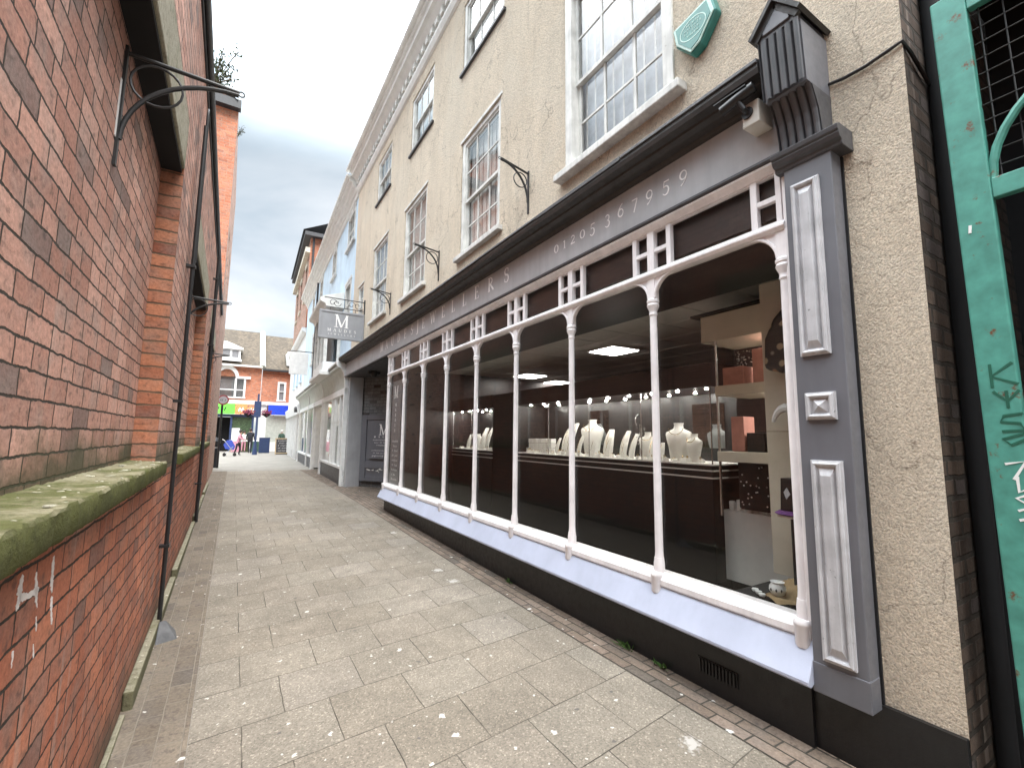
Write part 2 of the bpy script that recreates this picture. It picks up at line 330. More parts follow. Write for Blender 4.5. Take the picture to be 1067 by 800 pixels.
# ------------------------------------------------------------------ mesh helpers
class MB:
    def __init__(s): s.v = []; s.f = []; s.k = 0
    def box(s, x0, x1, y0, y1, z0, z1):
        i = len(s.v)
        s.v += [(x, y, z) for z in (z0, z1) for y in (y0, y1) for x in (x0, x1)]
        s.f += [tuple(i + j for j in q) for q in ((0, 2, 3, 1), (4, 5, 7, 6), (0, 1, 5, 4), (2, 6, 7, 3), (0, 4, 6, 2), (1, 3, 7, 5))]
        return s
    def quad(s, *p):
        i = len(s.v); s.v += [tuple(q) for q in p]; s.f.append(tuple(range(i, i + len(p)))); return s
    def prism(s, poly, axis, a, b):
        """poly in the two other axes (cyclic order x->(y,z), y->(x,z), z->(x,y)), extruded a..b"""
        def P(p, t):
            if axis == 'x': return (t, p[0], p[1])
            if axis == 'y': return (p[0], t, p[1])
            return (p[0], p[1], t)
        i = len(s.v); n = len(poly)
        s.v += [P(p, a) for p in poly] + [P(p, b) for p in poly]
        s.f.append(tuple(range(i, i + n))); s.f.append(tuple(range(i + n, i + 2 * n))[::-1])
        for j in range(n): s.f.append((i + j, i + (j + 1) % n, i + n + (j + 1) % n, i + n + j))
        return s
    def tube(s, pts, r, n=8, caps=True, closed=False):
        pts = [Vector(p) for p in pts]; N = len(pts); i0 = len(s.v)
        rr = r if isinstance(r, (list, tuple)) else [r] * N
        up = None
        for k, p in enumerate(pts):
            if closed: d = pts[(k + 1) % N] - pts[k - 1]
            else: d = pts[min(k + 1, N - 1)] - pts[max(k - 1, 0)]
            d.normalize()
            if up is None:
                up = Vector((0, 0, 1)) if abs(d.z) < .9 else Vector((1, 0, 0))
            a = d.cross(up)
            if a.length < 1e-5: a = d.cross(Vector((0, 1, 0)))
            a.normalize(); b = a.cross(d).normalized(); up = b
            for j in range(n):
                t = 2 * math.pi * j / n
                s.v.append(tuple(p + a * math.cos(t) * rr[k] + b * math.sin(t) * rr[k]))
        m = N if closed else N - 1
        for k in range(m):
            for j in range(n):
                k2 = (k + 1) % N
                s.f.append((i0 + k * n + j, i0 + k * n + (j + 1) % n, i0 + k2 * n + (j + 1) % n, i0 + k2 * n + j))
        if caps and not closed:
            s.f.append(tuple(i0 + j for j in range(n))[::-1]); s.f.append(tuple(i0 + (N - 1) * n + j for j in range(n)))
        return s
    def lathe(s, prof, c, n=16, axis='z', sx=1, sy=1):
        i0 = len(s.v)
        for r, h in prof:
            for j in range(n):
                t = 2 * math.pi * j / n; a, b = r * math.cos(t) * sx, r * math.sin(t) * sy
                if axis == 'z': s.v.append((c[0] + a, c[1] + b, c[2] + h))
                elif axis == 'y': s.v.append((c[0] + a, c[1] + h, c[2] + b))
                else: s.v.append((c[0] + h, c[1] + a, c[2] + b))
        for k in range(len(prof) - 1):
            for j in range(n):
                s.f.append((i0 + k * n + j, i0 + k * n + (j + 1) % n, i0 + (k + 1) * n + (j + 1) % n, i0 + (k + 1) * n + j))
        s.f.append(tuple(i0 + j for j in range(n))[::-1]); m = len(prof) - 1
        s.f.append(tuple(i0 + m * n + j for j in range(n))); return s
    def wall(s, plane, u0, u1, z0, z1, holes, axis='x', depth=0, dtop=True, dbot=True):
        """wall sheet at x=plane (axis x, u=y) or y=plane (axis y, u=x) with rectangular holes and optional reveals"""
        us = sorted({u0, u1, *[h[0] for h in holes], *[h[1] for h in holes]}); zs = sorted({z0, z1, *[h[2] for h in holes], *[h[3] for h in holes]})
        us = [u for u in us if u0 <= u <= u1]; zs = [z for z in zs if z0 <= z <= z1]
        P = (lambda u, z, d=0: (plane + d, u, z)) if axis == 'x' else (lambda u, z, d=0: (u, plane + d, z))
        for a, b in zip(us, us[1:]):
            for c, d in zip(zs, zs[1:]):
                mu, mz = (a + b) / 2, (c + d) / 2
                if any(h[0] < mu < h[1] and h[2] < mz < h[3] for h in holes): continue
                s.quad(P(a, c), P(b, c), P(b, d), P(a, d))
        if depth:
            for a, b, c, d in holes:
                s.quad(P(a, c), P(a, d), P(a, d, depth), P(a, c, depth)); s.quad(P(b, c), P(b, d), P(b, d, depth), P(b, c, depth))
                if dtop: s.quad(P(a, d), P(b, d), P(b, d, depth), P(a, d, depth))
                if dbot: s.quad(P(a, c), P(b, c), P(b, c, depth), P(a, c, depth))
        return s
    def build(s, name, mat, parent=None, local=False, bevel=0, smooth=False, seg=2):
        me = bpy.data.meshes.new(name); V = s.v
        if parent is not None and not local and parent.name in MAT:
            inv = MAT[parent.name].inverted(); V = [tuple(inv @ Vector(p)) for p in V]
        me.from_pydata(V, [], s.f)
        bm = bmesh.new(); bm.from_mesh(me); bmesh.ops.recalc_face_normals(bm, faces=bm.faces); bm.to_mesh(me); bm.free()
        o = bpy.data.objects.new(name, me); COL.objects.link(o)
        me.materials.append(M[mat] if isinstance(mat, str) else mat)
        if parent is not None:
            o.parent = parent
            if parent.name in MAT: MAT[o.name] = MAT[parent.name]
        if smooth:
            for p in me.polygons: p.use_smooth = True
            me.set_sharp_from_angle(angle=R(35))
        if bevel:
            b = o.modifiers.new('bevel', 'BEVEL'); b.width = bevel; b.segments = seg; b.limit_method = 'ANGLE'; b.angle_limit = R(40)
        return o

def thing(name, label, cat, loc=(0, 0, 0), rz=0, group=None):
    o = bpy.data.objects.new(name, None); COL.objects.link(o); o.empty_display_size = .2
    o.location = loc; o.rotation_euler = (0, 0, rz)
    o['label'] = label; o['category'] = cat
    if group: o['group'] = group
    MAT[o.name] = Matrix.Translation(loc) @ Matrix.Rotation(rz, 4, 'Z')
    return o
def tag(o, label, cat, group=None):
    o['label'] = label; o['category'] = cat
    if group: o['group'] = group
    return o
def kids(o): return [c for c in o.children]
def copy_tree(o, parent=None):
    c = o.copy(); COL.objects.link(c)
    if parent is not None: c.parent = parent
    for ch in kids(o): copy_tree(ch, c)
    return c
def box(x0, x1, y0, y1, z0, z1): return MB().box(x0, x1, y0, y1, z0, z1)

# ------------------------------------------------------------------ lettering (a small serif stroke alphabet)
def arc(cx, cy, rx, ry, a0, a1, n=14): return [(cx + rx * math.cos(R(a0 + (a1 - a0) * i / n)), cy + ry * math.sin(R(a0 + (a1 - a0) * i / n))) for i in range(n + 1)]
TK, TN = .145, .07
def vw(n, a, b, c): return [a + (b - a) * math.sin(math.pi * i / (n - 1)) if c is None else (a + (b - a) * i / (n - 1)) for i in range(n)]
def st(x, top=True, bot=True, w=TK):
    r = [([(x, 0), (x, 1)], w)]
    if bot: r.append(([(x - .15, .02), (x + .15, .02)], .04))
    if top: r.append(([(x - .15, .98), (x + .15, .98)], .04))
    return r
def cur(p, a, b): return (p, vw(len(p), a, b, None))
def sf(x, z): return ([(x - .13, z), (x + .13, z)], .04)
GL = {
 'M': (1.08, st(.16, False, True, TN) + st(.92, False, True, TK) + [([(.16, 1), (.54, .02)], TK), ([(.54, .02), (.92, 1)], TN), ([(.02, .98), (.18, .98)], .04), ([(.92, .98), (1.06, .98)], .04)]),
 'A': (.92, [([(.1, 0), (.46, 1)], TN), ([(.46, 1), (.82, 0)], TK), ([(.22, .34), (.7, .34)], .045), sf(.1, .02), sf(.82, .02)]),
 'U': (.92, [([(.17, 1), (.17, .3)], TK), (arc(.46, .3, .29, .29, 180, 360), vw(15, TK, TN, 1)), ([(.75, .3), (.75, 1)], TN), sf(.17, .98), sf(.75, .98)]),
 'D': (.92, st(.17) + [cur(arc(.2, .5, .62, .48, 90, -90), .045, .135)]),
 'E': (.72, st(.17) + [([(.17, .98), (.6, .98)], .04), ([(.17, .52), (.5, .52)], .04), ([(.17, .02), (.64, .02)], .04), ([(.59, .99), (.59, .82)], .04), ([(.49, .43), (.49, .61)], .035), ([(.63, .01), (.63, .2)], .04)]),
 'S': (.66, [(arc(.33, .75, .22, .23, 25, 270) + arc(.33, .27, .24, .25, 90, -155)[1:], [.045 + .085 * math.sin(math.pi * min(1, max(0, (i - 4) / 20))) for i in range(29)]), ([(.54, .7), (.54, .95)], .035), ([(.1, .05), (.1, .3)], .035)]),
 'J': (.5, st(.3, True, False) + [(arc(.14, .0, .16, .18, 0, -130, 8), vw(9, TK, .04, 1))]),
 'W': (1.3, [([(.1, 1), (.4, 0)], TK), ([(.4, 0), (.66, .98)], TN), ([(.66, .98), (.92, 0)], TK), ([(.92, 0), (1.2, 1)], TN), sf(.1, .98), sf(1.2, .98), sf(.66, .98)]),
 'L': (.74, st(.17) + [([(.17, .02), (.64, .02)], .04), ([(.63, .01), (.63, .24)], .04)]),
 'R': (.86, st(.17) + [cur(arc(.22, .74, .38, .24, 90, -90), .045, .12), ([(.34, .5), (.8, .02)], TK)]),
 '0': (.68, [cur(arc(.34, .5, .26, .48, 90, -90), .05, .12), cur(arc(.34, .5, .26, .48, 90, 270), .05, .12)]),
 '1': (.5, [([(.27, 0), (.27, 1)], .1), sf(.27, .02), ([(.1, .86), (.27, .97)], .05)]),
 '2': (.66, [cur(arc(.32, .72, .22, .26, 165, -20), .05, .1), ([(.53, .64), (.08, .06)], .08), ([(.06, .05), (.6, .05)], .1)]),
 '3': (.64, [cur(arc(.3, .76, .21, .22, 150, -90), .05, .1), cur(arc(.3, .28, .24, .27, 90, -150), .05, .11)]),
 '5': (.64, [([(.16, .96), (.58, .96)], .09), ([(.18, .98), (.14, .56)], .05), cur(arc(.28, .32, .26, .31, 125, -150), .05, .11)]),
 '6': (.68, [cur(arc(.36, .3, .25, .29, 0, 360, 20), .05, .11), cur([(.56, .98), (.36, .84), (.2, .62), (.11, .34)], .04, .09)]),
 '7': (.62, [([(.06, .95), (.58, .95)], .09), ([(.57, .95), (.24, 0)], .09)]),
 '9': (.68, [cur(arc(.32, .7, .25, .29, 0, 360, 20), .05, .11), cur([(.57, .66), (.5, .38), (.32, .16), (.12, .02)], .09, .04)]),
 ' ': (.5, []), '.': (.4, [([(.12, .44), (.24, .44)], .12)]),
}
def ribbon(mb, pts, w, O, U, V, Nn, h, d):
    O, U, V, Nn = map(Vector, (O, U, V, Nn)); n = len(pts); L = []; mb.k += 1
    lift = .0006 + .00012 * (mb.k % 9)
    for i, p in enumerate(pts):
        a, b = pts[max(i - 1, 0)], pts[min(i + 1, n - 1)]; dx, dy = b[0] - a[0], b[1] - a[1]; q = math.hypot(dx, dy) or 1
        ww = (w[i] if isinstance(w, list) else w) / 2; nx, ny = -dy / q * ww, dx / q * ww
        for sgn in (1, -1): L.append(O + U * ((p[0] + nx * sgn) * h) + V * ((p[1] + ny * sgn) * h))
    i0 = len(mb.v)
    for P in L: mb.v.append(tuple(P + Nn * (d + lift)))
    for P in L: mb.v.append(tuple(P))
    m = 2 * n
    for i in range(n - 1):
        a, b, c, e = i0 + 2 * i, i0 + 2 * i + 1, i0 + 2 * i + 3, i0 + 2 * i + 2
        mb.f += [(a, b, c, e), (a, e, e + m, a + m), (b, c, c + m, b + m)]
    mb.f += [(i0, i0 + 1, i0 + 1 + m, i0 + m), (i0 + 2 * n - 2, i0 + 2 * n - 1, i0 + 4 * n - 1, i0 + 4 * n - 2)]
def text(mb, s, O, U, V, Nn, h, total=None, gap=.3, d=.002, oldstyle=False):
    ws = [GL[c][0] for c in s]; nat = sum(ws)
    if total: gap = (total / h - nat) / (len(s) - 1)
    x = 0
    for c, w in zip(s, ws):
        k, off = 1.0, 0.0
        if oldstyle and c in '012': k = .72
        if oldstyle and c in '3579': off = -.24
        Oc = Vector(O) + Vector(U) * (x * h) + Vector(V) * (off * h)
        for pts, wd in GL[c][1]:
            ribbon(mb, [(p[0], p[1] * k) for p in pts], wd, Oc, U, V, Nn, h, d)
        x += w + gap
    return x * h
def scribble(mb, O, U, V, Nn, w, h, n=9, r=1, d=.002):
    """an unreadable far-off line of print: little upright and slanting strokes"""
    rr = random.Random(r)
    for i in range(n):
        x = (i + .5) / n * w
        if rr.random() < .14: continue
        k = h * rr.uniform(.6, 1)
        ribbon(mb, [(x - h * .18, 0), (x + h * .1, k)], h * .2, O, U, V, Nn, 1, d)
        if rr.random() < .6: ribbon(mb, [(x - h * .2, k * .5), (x + h * .3, k * .5)], h * .18, O, U, V, Nn, 1, d)

# ------------------------------------------------------------------ ground
def gz(y):
    t = min(1, max(0, (y - 2) / 11)); return .15 * t * t * (3 - 2 * t)
def strip(name, x0, x1, y0, y1, mat, dz, n=40, xs=None):
    mb = MB(); ys = [y0 + (y1 - y0) * i / n for i in range(n + 1)]
    f = (lambda y: x0(y)) if callable(x0) else (lambda y: x0)
    g = (lambda y: x1(y)) if callable(x1) else (lambda y: x1)
    for a, b in zip(ys, ys[1:]):
        mb.quad((f(a), a, gz(a) + dz), (g(a), a, gz(a) + dz), (g(b), b, gz(b) + dz), (f(b), b, gz(b) + dz))
    o = mb.build(name, mat); o['kind'] = 'structure'; return o
xl = lambda y: -.40 - .008 * y
g = MB()
gy = [-300, -30] + [i * .5 for i in range(0, 41)] + [60, 400]
for a, b in zip(gy, gy[1:]):
    for c, d in ((-300, -20), (-20, 20), (20, 300)): g.quad((c, a, gz(a) - .006), (d, a, gz(a) - .006), (d, b, gz(b) - .006), (c, b, gz(b) - .006))
g.build('ground', 'square')['kind'] = 'structure'
strip('alley_paving', -.085, 2.365, -5, 20.2, 'slab', .0)
strip('brick_gutter_strip', lambda y: xl(y) - .02, -.088, -5, 20.5, 'paver_l', .0)
strip('brick_edging', 2.368, lambda y: 2.72 if y < 9.15 else (3.1 if y > 13.3 else 2.72), -1, 9.15, 'paver_r', .0)
strip('passage_paving', 2.368, 5.0, 9.154, 13.3, 'paver_r', .0, 12)
strip('side_paving', 2.368, lambda y: 2.72 + .03 * (y - 13.2) + .1, 13.304, 20.2, 'paver_r', .0, 12)

# ------------------------------------------------------------------ left: the long brick building
LB = thing('brick_building', 'long low sooty brick building with bricked-up bays and mossy sills lining the left', 'building', (-.40, 0, 0), R(.458))
LT, LS0, LS1, LLT, LEV = 3.43, 1.27, 1.36, 3.80, 4.82
bays = [(-3.4, -.35), (.85, 3.87), (5.2, 8.2), (9.6, 12.6)]
RD = -.13
def lb(mb, name, mat, parent=LB, **k): return mb.build(name, mat, parent, local=True, **k)
lb(MB().wall(0, -6, 15, -.1, LS0 - .003, []), 'lower_wall', 'brick_red')
lb(MB().wall(0, -6, 15, LS0 - .003, LEV, [(a, b, LS0 - .003, LLT) for a, b in bays]), 'wall', 'brick_pink')
for a, b in bays:
    lb(MB().quad((RD, a, LS0), (RD, b, LS0), (RD, b, LT + .05), (RD, a, LT + .05)), 'bay_infill', 'brick_pink')
    mb = MB()
    for q in (a, b): lb(MB().quad((0, q, LS0), (RD, q, LS0), (RD, q, LT + .1), (0, q, LT + .1)), 'reveal', 'brick_orange')
    sm_ = MB(); ny = 90; q = random.Random(int(a * 10) + 50)
    prof = [(RD - .01, LS0), (.054, LS0), (.060, LS0 + .012), (.062, LS0 + .045), (.062, LS1 - .010), (.056, LS1 - .001), (.02, LS1), (-.03, LS1 + .002), (-.08, LS1 + .006), (RD - .01, LS1 + .012)]
    npf = len(prof)
    for k in range(ny + 1):
        y = a - .05 + (b - a + .1) * k / ny; e1 = q.gauss(0, .0025); e2 = q.gauss(0, .003)
        for n_, (px_, pz_) in enumerate(prof):
            sm_.v.append((px_ + (e1 if 1 <= n_ <= 6 else 0) + (q.gauss(0, .0012) if n_ > 1 else 0), y, pz_ + (e2 * .6 if n_ in (4, 5, 6) else 0) + (q.gauss(0, .0022) if n_ >= 5 else 0)))
    for k in range(ny):
        for n_ in range(npf): sm_.f.append((k * npf + n_, k * npf + (n_ + 1) % npf, (k + 1) * npf + (n_ + 1) % npf, (k + 1) * npf + n_))
    sm_.f += [tuple(range(npf)), tuple(ny * npf + n_ for n_ in range(npf))]
    s = lb(sm_, 'sill', 'sill', smooth=True)
    cr = MB()
    for k in range(60 if a < 3 else 30):
        y, x = q.uniform(a + .1, b), q.uniform(-.12, .04); r_ = q.uniform(.003, .010)
        cr.lathe([(0, -.002), (r_, .0), (r_ * .7, r_ * .5), (0, r_ * .6)], (x, y, LS1 + .001 + (.006 if x < -.06 else 0)), 6, sx=q.uniform(.6, 1.6))
    lb(cr, 'crumbs', 'lichen', s)['kind'] = 'stuff'
    lb(box(RD - .02, .004, a + .002, b - .002, LT, LLT), 'lintel', 'lintel', bevel=.01)
    lb(box(RD + .0, -.012, a + .003, b - .003, LT - .03, LT - .002), 'lintel_soffit', 'void')  # flat black strip under the lintel
mb = MB()
for a, b, h in ((3.45, 5.9, .10), (6.02, 9.1, .10), (9.3, 12.4, .09), (12.55, 14.9, .09)):
    mb.prism([(0, gz(a) - .02), (.055, gz(a) - .02), (.05, gz(a) + h), (0, gz(a) + h + .012)], 'y', a, b) if False else mb.box(.002, .052, a, b, gz(a) - .03, gz(a) + h)
lb(mb, 'kerb_stone', 'kerb', bevel=.01)
lb(box(.002, .03, -4, 3.40, -.02, .018), 'kerb_edge', 'kerb', bevel=.008)
# eaves, gutter and roof
lb(box(-.1, .012, -6, 15.0, LEV - .03, LEV + .10), 'eaves_board', 'gutter')
mb = MB(); mb.prism([(.028 + .028 * math.cos(R(t)), LEV + .09 + .06 * math.sin(R(t))) for t in range(180, 361, 20)], 'y', -6, 15)
lb(mb, 'gutter', 'gutter')
lb(MB().quad((.05, -6, LEV + .11), (.05, 15, LEV + .11), (-5, 15, LEV + 2.9), (-5, -6, LEV + 2.9)).quad((-5, -6, LEV + 2.9), (-5, 15, LEV + 2.9), (-10, 15, LEV + .1), (-10, -6, LEV + .1)), 'roof', 'roof')
lb(MB().quad((0, -6, -.1), (-10, -6, -.1), (-10, -6, LEV), (-5, -6, LEV + 2.8), (0, -6, LEV)), 'end_wall', 'brick_far_xz')
# pipes and cables
def pipe(y, r, z0, z1, name, bends=()):
    mb = MB(); pts = [(r + .03, y, z0)] + [(r + .03, yy, zz) for yy, zz in bends] + [(r + .03, y, z1)]
    if bends: pts = [(r + .03, y, z0)] + [(r + .03, yy, zz) for yy, zz in bends]
    o = lb(mb.tube(pts, r, 10), name, 'pipe', smooth=True)
    cl = MB()
    k = z0 + .6
    while k < z1 - .2:
        cl.box(.0, r * 2 + .036, y - r - .012, y + r + .012, k, k + .022); k += 1.15
    if r > .015 and not bends: lb(cl, 'pipe_clip', 'pipe', o)
    return o
p1 = pipe(4.63, .016, .05, 4.25, 'down_pipe')
lb(MB().tube([(.05, 4.63, 4.22)] + [(.05, 4.63 + .05 - .05 * math.cos(R(t)), 4.22 + .22 * math.sin(R(t))) for t in range(10, 181, 17)] + [(.05, 4.75, 3.6), (.05, 4.78, 3.05)], .010, 6), 'loop_cable', 'pipe', smooth=True)
pipe(4.74, .008, 1.4, 3.6, 'cable')
pipe(9.15, .028, gz(9) + .02, 4.56, 'down_pipe')
# faded chalk marks on the red brick under the sill
for pts, w in (([(1.603, 1.203), (1.592, 1.17), (1.60, 1.15), (1.587, 1.125)], [.012, .018, .014, .010]), ([(1.60, 1.152), (1.66, 1.138), (1.737, 1.135)], [.014, .008, .016]), ([(1.70, 1.185), (1.715, 1.14), (1.742, 1.085)], [.005, .013, .004]),
               ([(1.838, 1.195), (1.845, 1.14), (1.862, 1.09)], [.008, .016, .010]), ([(1.866, 1.075), (1.88, 1.03), (1.90, .99)], [.012, .009, .005]), ([(1.745, 1.06), (1.76, 1.02)], [.004, .007]), ([(1.60, 1.03), (1.605, .99)], [.006, .003]), ([(1.75, .99), (1.765, .95)], [.003, .006])):
    mb = MB(); q = random.Random(int(pts[0][1] * 1000)); P2, W2 = [], []
    for (a, wa), (b, wb_) in zip(zip(pts, w), zip(pts[1:], w[1:])):
        for k in range(7):
            f = k / 7; P2.append((a[0] + (b[0] - a[0]) * f + q.gauss(0, .0015), a[1] + (b[1] - a[1]) * f)); W2.append((wa + (wb_ - wa) * f) * q.uniform(.8, 2.1))
    P2.append(pts[-1]); W2.append(w[-1] * .5)
    ribbon(mb, P2, W2, (.0, 0, 0), (0, 1, 0), (0, 0, 1), (1, 0, 0), 1, .0006)
    lb(mb, 'chalk_mark', 'chalk')
# cement foot at the pipe
foot = MB().prism([(4.44, 0), (4.80, 0), (4.70, .055), (4.60, .10)], 'x', .0, .10)
mbf = MB()
mbf.v = [(.055, 4.30, 0), (.20, 4.36, 0), (.17, 4.60, 0), (.055, 4.66, 0), (.055, 4.52, .12), (.09, 4.55, .12)]
mbf.f = [(0, 1, 5, 4), (1, 2, 5), (2, 3, 4, 5), (0, 4, 3), (0, 3, 2, 1)]
lb(mbf, 'pipe_foot', 'lead_foot', bevel=.008)

# weeds on the gutter
def weed(name, label, c, h, n, seed, lean=(1, 0)):
    r = random.Random(seed); t = thing(name, label, 'weed', c, group='weeds growing from the gutters')
    tw, lf = MB(), MB()
    for i in range(n):
        dx, dy = lean[0] * r.uniform(.2, 1) + r.uniform(-.15, .15), lean[1] + r.uniform(-.9, .9); L = h * r.uniform(.5, 1)
        pts = [(0, 0, 0)] + [(dx * L * k * .5, dy * L * k * .45, L * (k * .9 - .25 * k * k)) for k in (.25, .5, .75, 1)]
        pts = [(p[0] + c[0], p[1] + c[1], p[2] + c[2]) for p in pts]
        tw.tube(pts, .004, 4)
        for j in range(17):
            k = r.uniform(.25, 1); a = pts[min(3, int(k * 4))]; b = pts[min(4, int(k * 4) + 1)]; f = r.random()
            p = [a[q] + (b[q] - a[q]) * f + r.gauss(0, .03) for q in range(3)]
            u = Vector((r.gauss(0, 1), r.gauss(0, 1), r.gauss(0, 1))).normalized() * r.uniform(.012, .026); w = u.cross(Vector((r.random(), r.random(), r.random()))).normalized() * .009
            lf.quad(Vector(p) - u, Vector(p) + w, Vector(p) + u, Vector(p) - w)
    tw.build('stem', 'twig', t); lf.build('leaves', 'leaf', t)
weed('weed', 'straggly leafy weed hanging in the sky over the low gutter edge', (-.40, 5.0, 4.86), .62, 11, 3, (.75, .1))
weed('weed', 'small bare weed sprouting from the far tall brick gable edge', (-.50, 15.1, 10.3), .55, 6, 8, (.9, -.2))

for yy, lab in ((2.27, 'small green weed tuft at the foot of the black riser nearest the air vent'), (2.62, 'small green weed tuft at the foot of the black riser, second from the vent'), (4.3, 'small green weed tuft at the foot of the black riser furthest from the vent')):
    r = random.Random(int(yy * 100)); tf = MB()
    for i in range(26):
        p = Vector((2.622 + r.uniform(-.03, .0), yy + r.gauss(0, .03), gz(yy) + .002)); d_ = Vector((r.uniform(-.04, .0), r.gauss(0, .03), r.uniform(.015, .05))); sd = Vector((0, .006, 0)) if r.random() < .5 else Vector((.006, 0, 0))
        tf.quad(p - sd * .4, p + sd * .4, p + d_ * .6 + sd, p + d_, p + d_ * .6 - sd)
    tag(tf.build('weed_tuft', 'fresh_leaf'), lab, 'weed')
# iron brackets on the left wall
def bracket(name, label, wallx, y, zt, zb, tipx, tipz, sgn, group, r=.011, plate=True):
    t = thing(name, label, 'bracket', (wallx, y, zb), group=group)
    x0 = wallx + sgn * .012
    mb = MB().box(min(wallx, wallx + sgn * .012), max(wallx, wallx + sgn * .012), y - .014, y + .014, zb - .05, zt + .03)
    mb.build('wall_plate', 'iron', t)
    MB().tube([(x0, y, zt), (tipx, y, tipz)], r, 8).build('arm', 'iron', t, smooth=True)
    L = abs(tipx - x0); zq = zb + .08
    pts = []
    for k in range(13):
        a = R(90 * k / 12); pts.append((x0 + sgn * L * (1 - math.cos(a)), y, zq + (tipz - .015 - zq) * math.sin(a)))
    MB().tube(pts, r * 1.05, 8).build('brace', 'iron', t, smooth=True)
    rr = min(.10, L * .24); cx, cz = x0 + sgn * (rr + .015), zt - rr - .02
    MB().tube([(cx + rr * math.cos(R(q)), y, cz + rr * math.sin(R(q))) for q in range(0, 360, 18)], r * .55, 6, closed=True).build('ring', 'iron', t, smooth=True)
    MB().tube([(tipx + sgn * .012 + .014 * math.cos(R(q)), y, tipz - .004 + .014 * math.sin(R(q))) for q in range(0, 360, 45)], .004, 5, closed=True).build('hook', 'iron', t)
    return t
b1 = bracket('wall_bracket', 'large black iron basket bracket nearest in the left brick wall, with a pale strip behind', xl(2.6) - .13, 2.6, 3.31, 2.80, -.095, 3.30, 1, 'iron brackets on the brick wall', .0105)
MB().box(xl(2.6) - .131, xl(2.6) - .126, 2.57, 2.63, 2.88, 3.16).build('pale_strip', 'white_clean', b1)
bracket('wall_bracket', 'thin black iron basket bracket in the second bay of the left brick wall', xl(6.3) - .13, 6.3, 3.12, 2.68, -.15, 3.10, 1, 'iron brackets on the brick wall', .011)
bracket('wall_bracket', 'small black iron basket bracket furthest along the left brick wall', xl(10.6) - .13, 10.6, 3.12, 2.68, -.18, 3.10, 1, 'iron brackets on the brick wall', .011)

# tall brick house past the low building
TB = thing('tall_brick_house', 'tall orange brick house end rising above the low building on the left', 'house', (xl(15), 15, 0), R(.458))
def tb(mb, name, mat, parent=None, **k): return mb.build(name, mat, parent or TB, local=True, **k)
TH = 11.2
tb(MB().wall(0, -9, 0, -.1, TH, [], axis='y').quad((-9, 0, TH), (0, 0, TH), (-4.5, 0, TH + 3.4)), 'gable_wall', 'brick_far_xz')
tb(MB().wall(.0, .0, 6.6, -.1, TH, [(1.4, 2.4, 6.2, 8), (4.0, 5.0, 6.2, 8)], depth=-.1), 'street_wall', 'brick_far_yz')
for a in (1.4, 4.0):
    w = tb(box(-.1, -.06, a, a + 1, 6.2, 8), 'window', 'white_clean'); tb(box(-.09, -.05, a + .1, a + .9, 6.3, 7.9), 'pane', 'curtain', w)
tb(MB().wall(6.6, -9, 0, -.1, TH, [], axis='y'), 'end_wall', 'brick_far_xz')
tb(MB().quad((-.02, -.25, TH + .04), (-.02, 6.7, TH + .04), (-4.5, 6.7, TH + 3.5), (-4.5, -.25, TH + 3.5)).quad((-4.5, -.25, TH + 3.5), (-4.5, 6.7, TH + 3.5), (-9.3, 6.7, TH), (-9.3, -.25, TH)), 'roof', 'roof')
tb(box(-3, .06, -.22, -.003, TH - .16, TH + .10), 'eaves', 'gutter')

# ------------------------------------------------------------------ right: the jeweller's building (upper walls)
JX = 2.68
JB = thing('rendered_building', 'long cream roughcast building with white sash windows above the grey jewellers shop', 'building', (JX, 7, 0))
wins = [(2.08, 3.40, 4.17, 6.15, 1), (4.77, 5.96, 4.17, 5.96, 0), (7.42, 8.66, 4.22, 6.06, 0), (9.85, 11.08, 4.27, 6.10, 0), (12.0, 12.6, 4.42, 5.55, 2),
        (2.15, 3.35, 7.18, 8.34, 3), (4.72, 6.0, 7.16, 8.34, 3), (7.26, 8.46, 7.16, 8.34, 3), (9.85, 11.02, 7.24, 8.34, 3)]
ZT = 8.66
JB_wall = MB().wall(JX, .75, 13.2, 3.45, ZT, [w[:4] for w in wins], depth=.16)
JB_wall.wall(JX, .75, 1.33, .33, 3.45, [])
JB_wall.build('wall', 'stucco', JB)
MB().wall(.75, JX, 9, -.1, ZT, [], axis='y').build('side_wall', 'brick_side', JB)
MB().wall(13.2, JX, 9, 3.2, ZT, [], axis='y').build('far_side_wall', 'stucco', JB)
MB().quad((2.4, .7, 9.22), (2.4, 13.2, 9.22), (6, 13.2, 12), (6, .7, 12)).build('roof', 'roof', JB)
MB().box(2.655, 2.9, .752, 1.34, -.05, .335).build('plinth', 'black', JB)
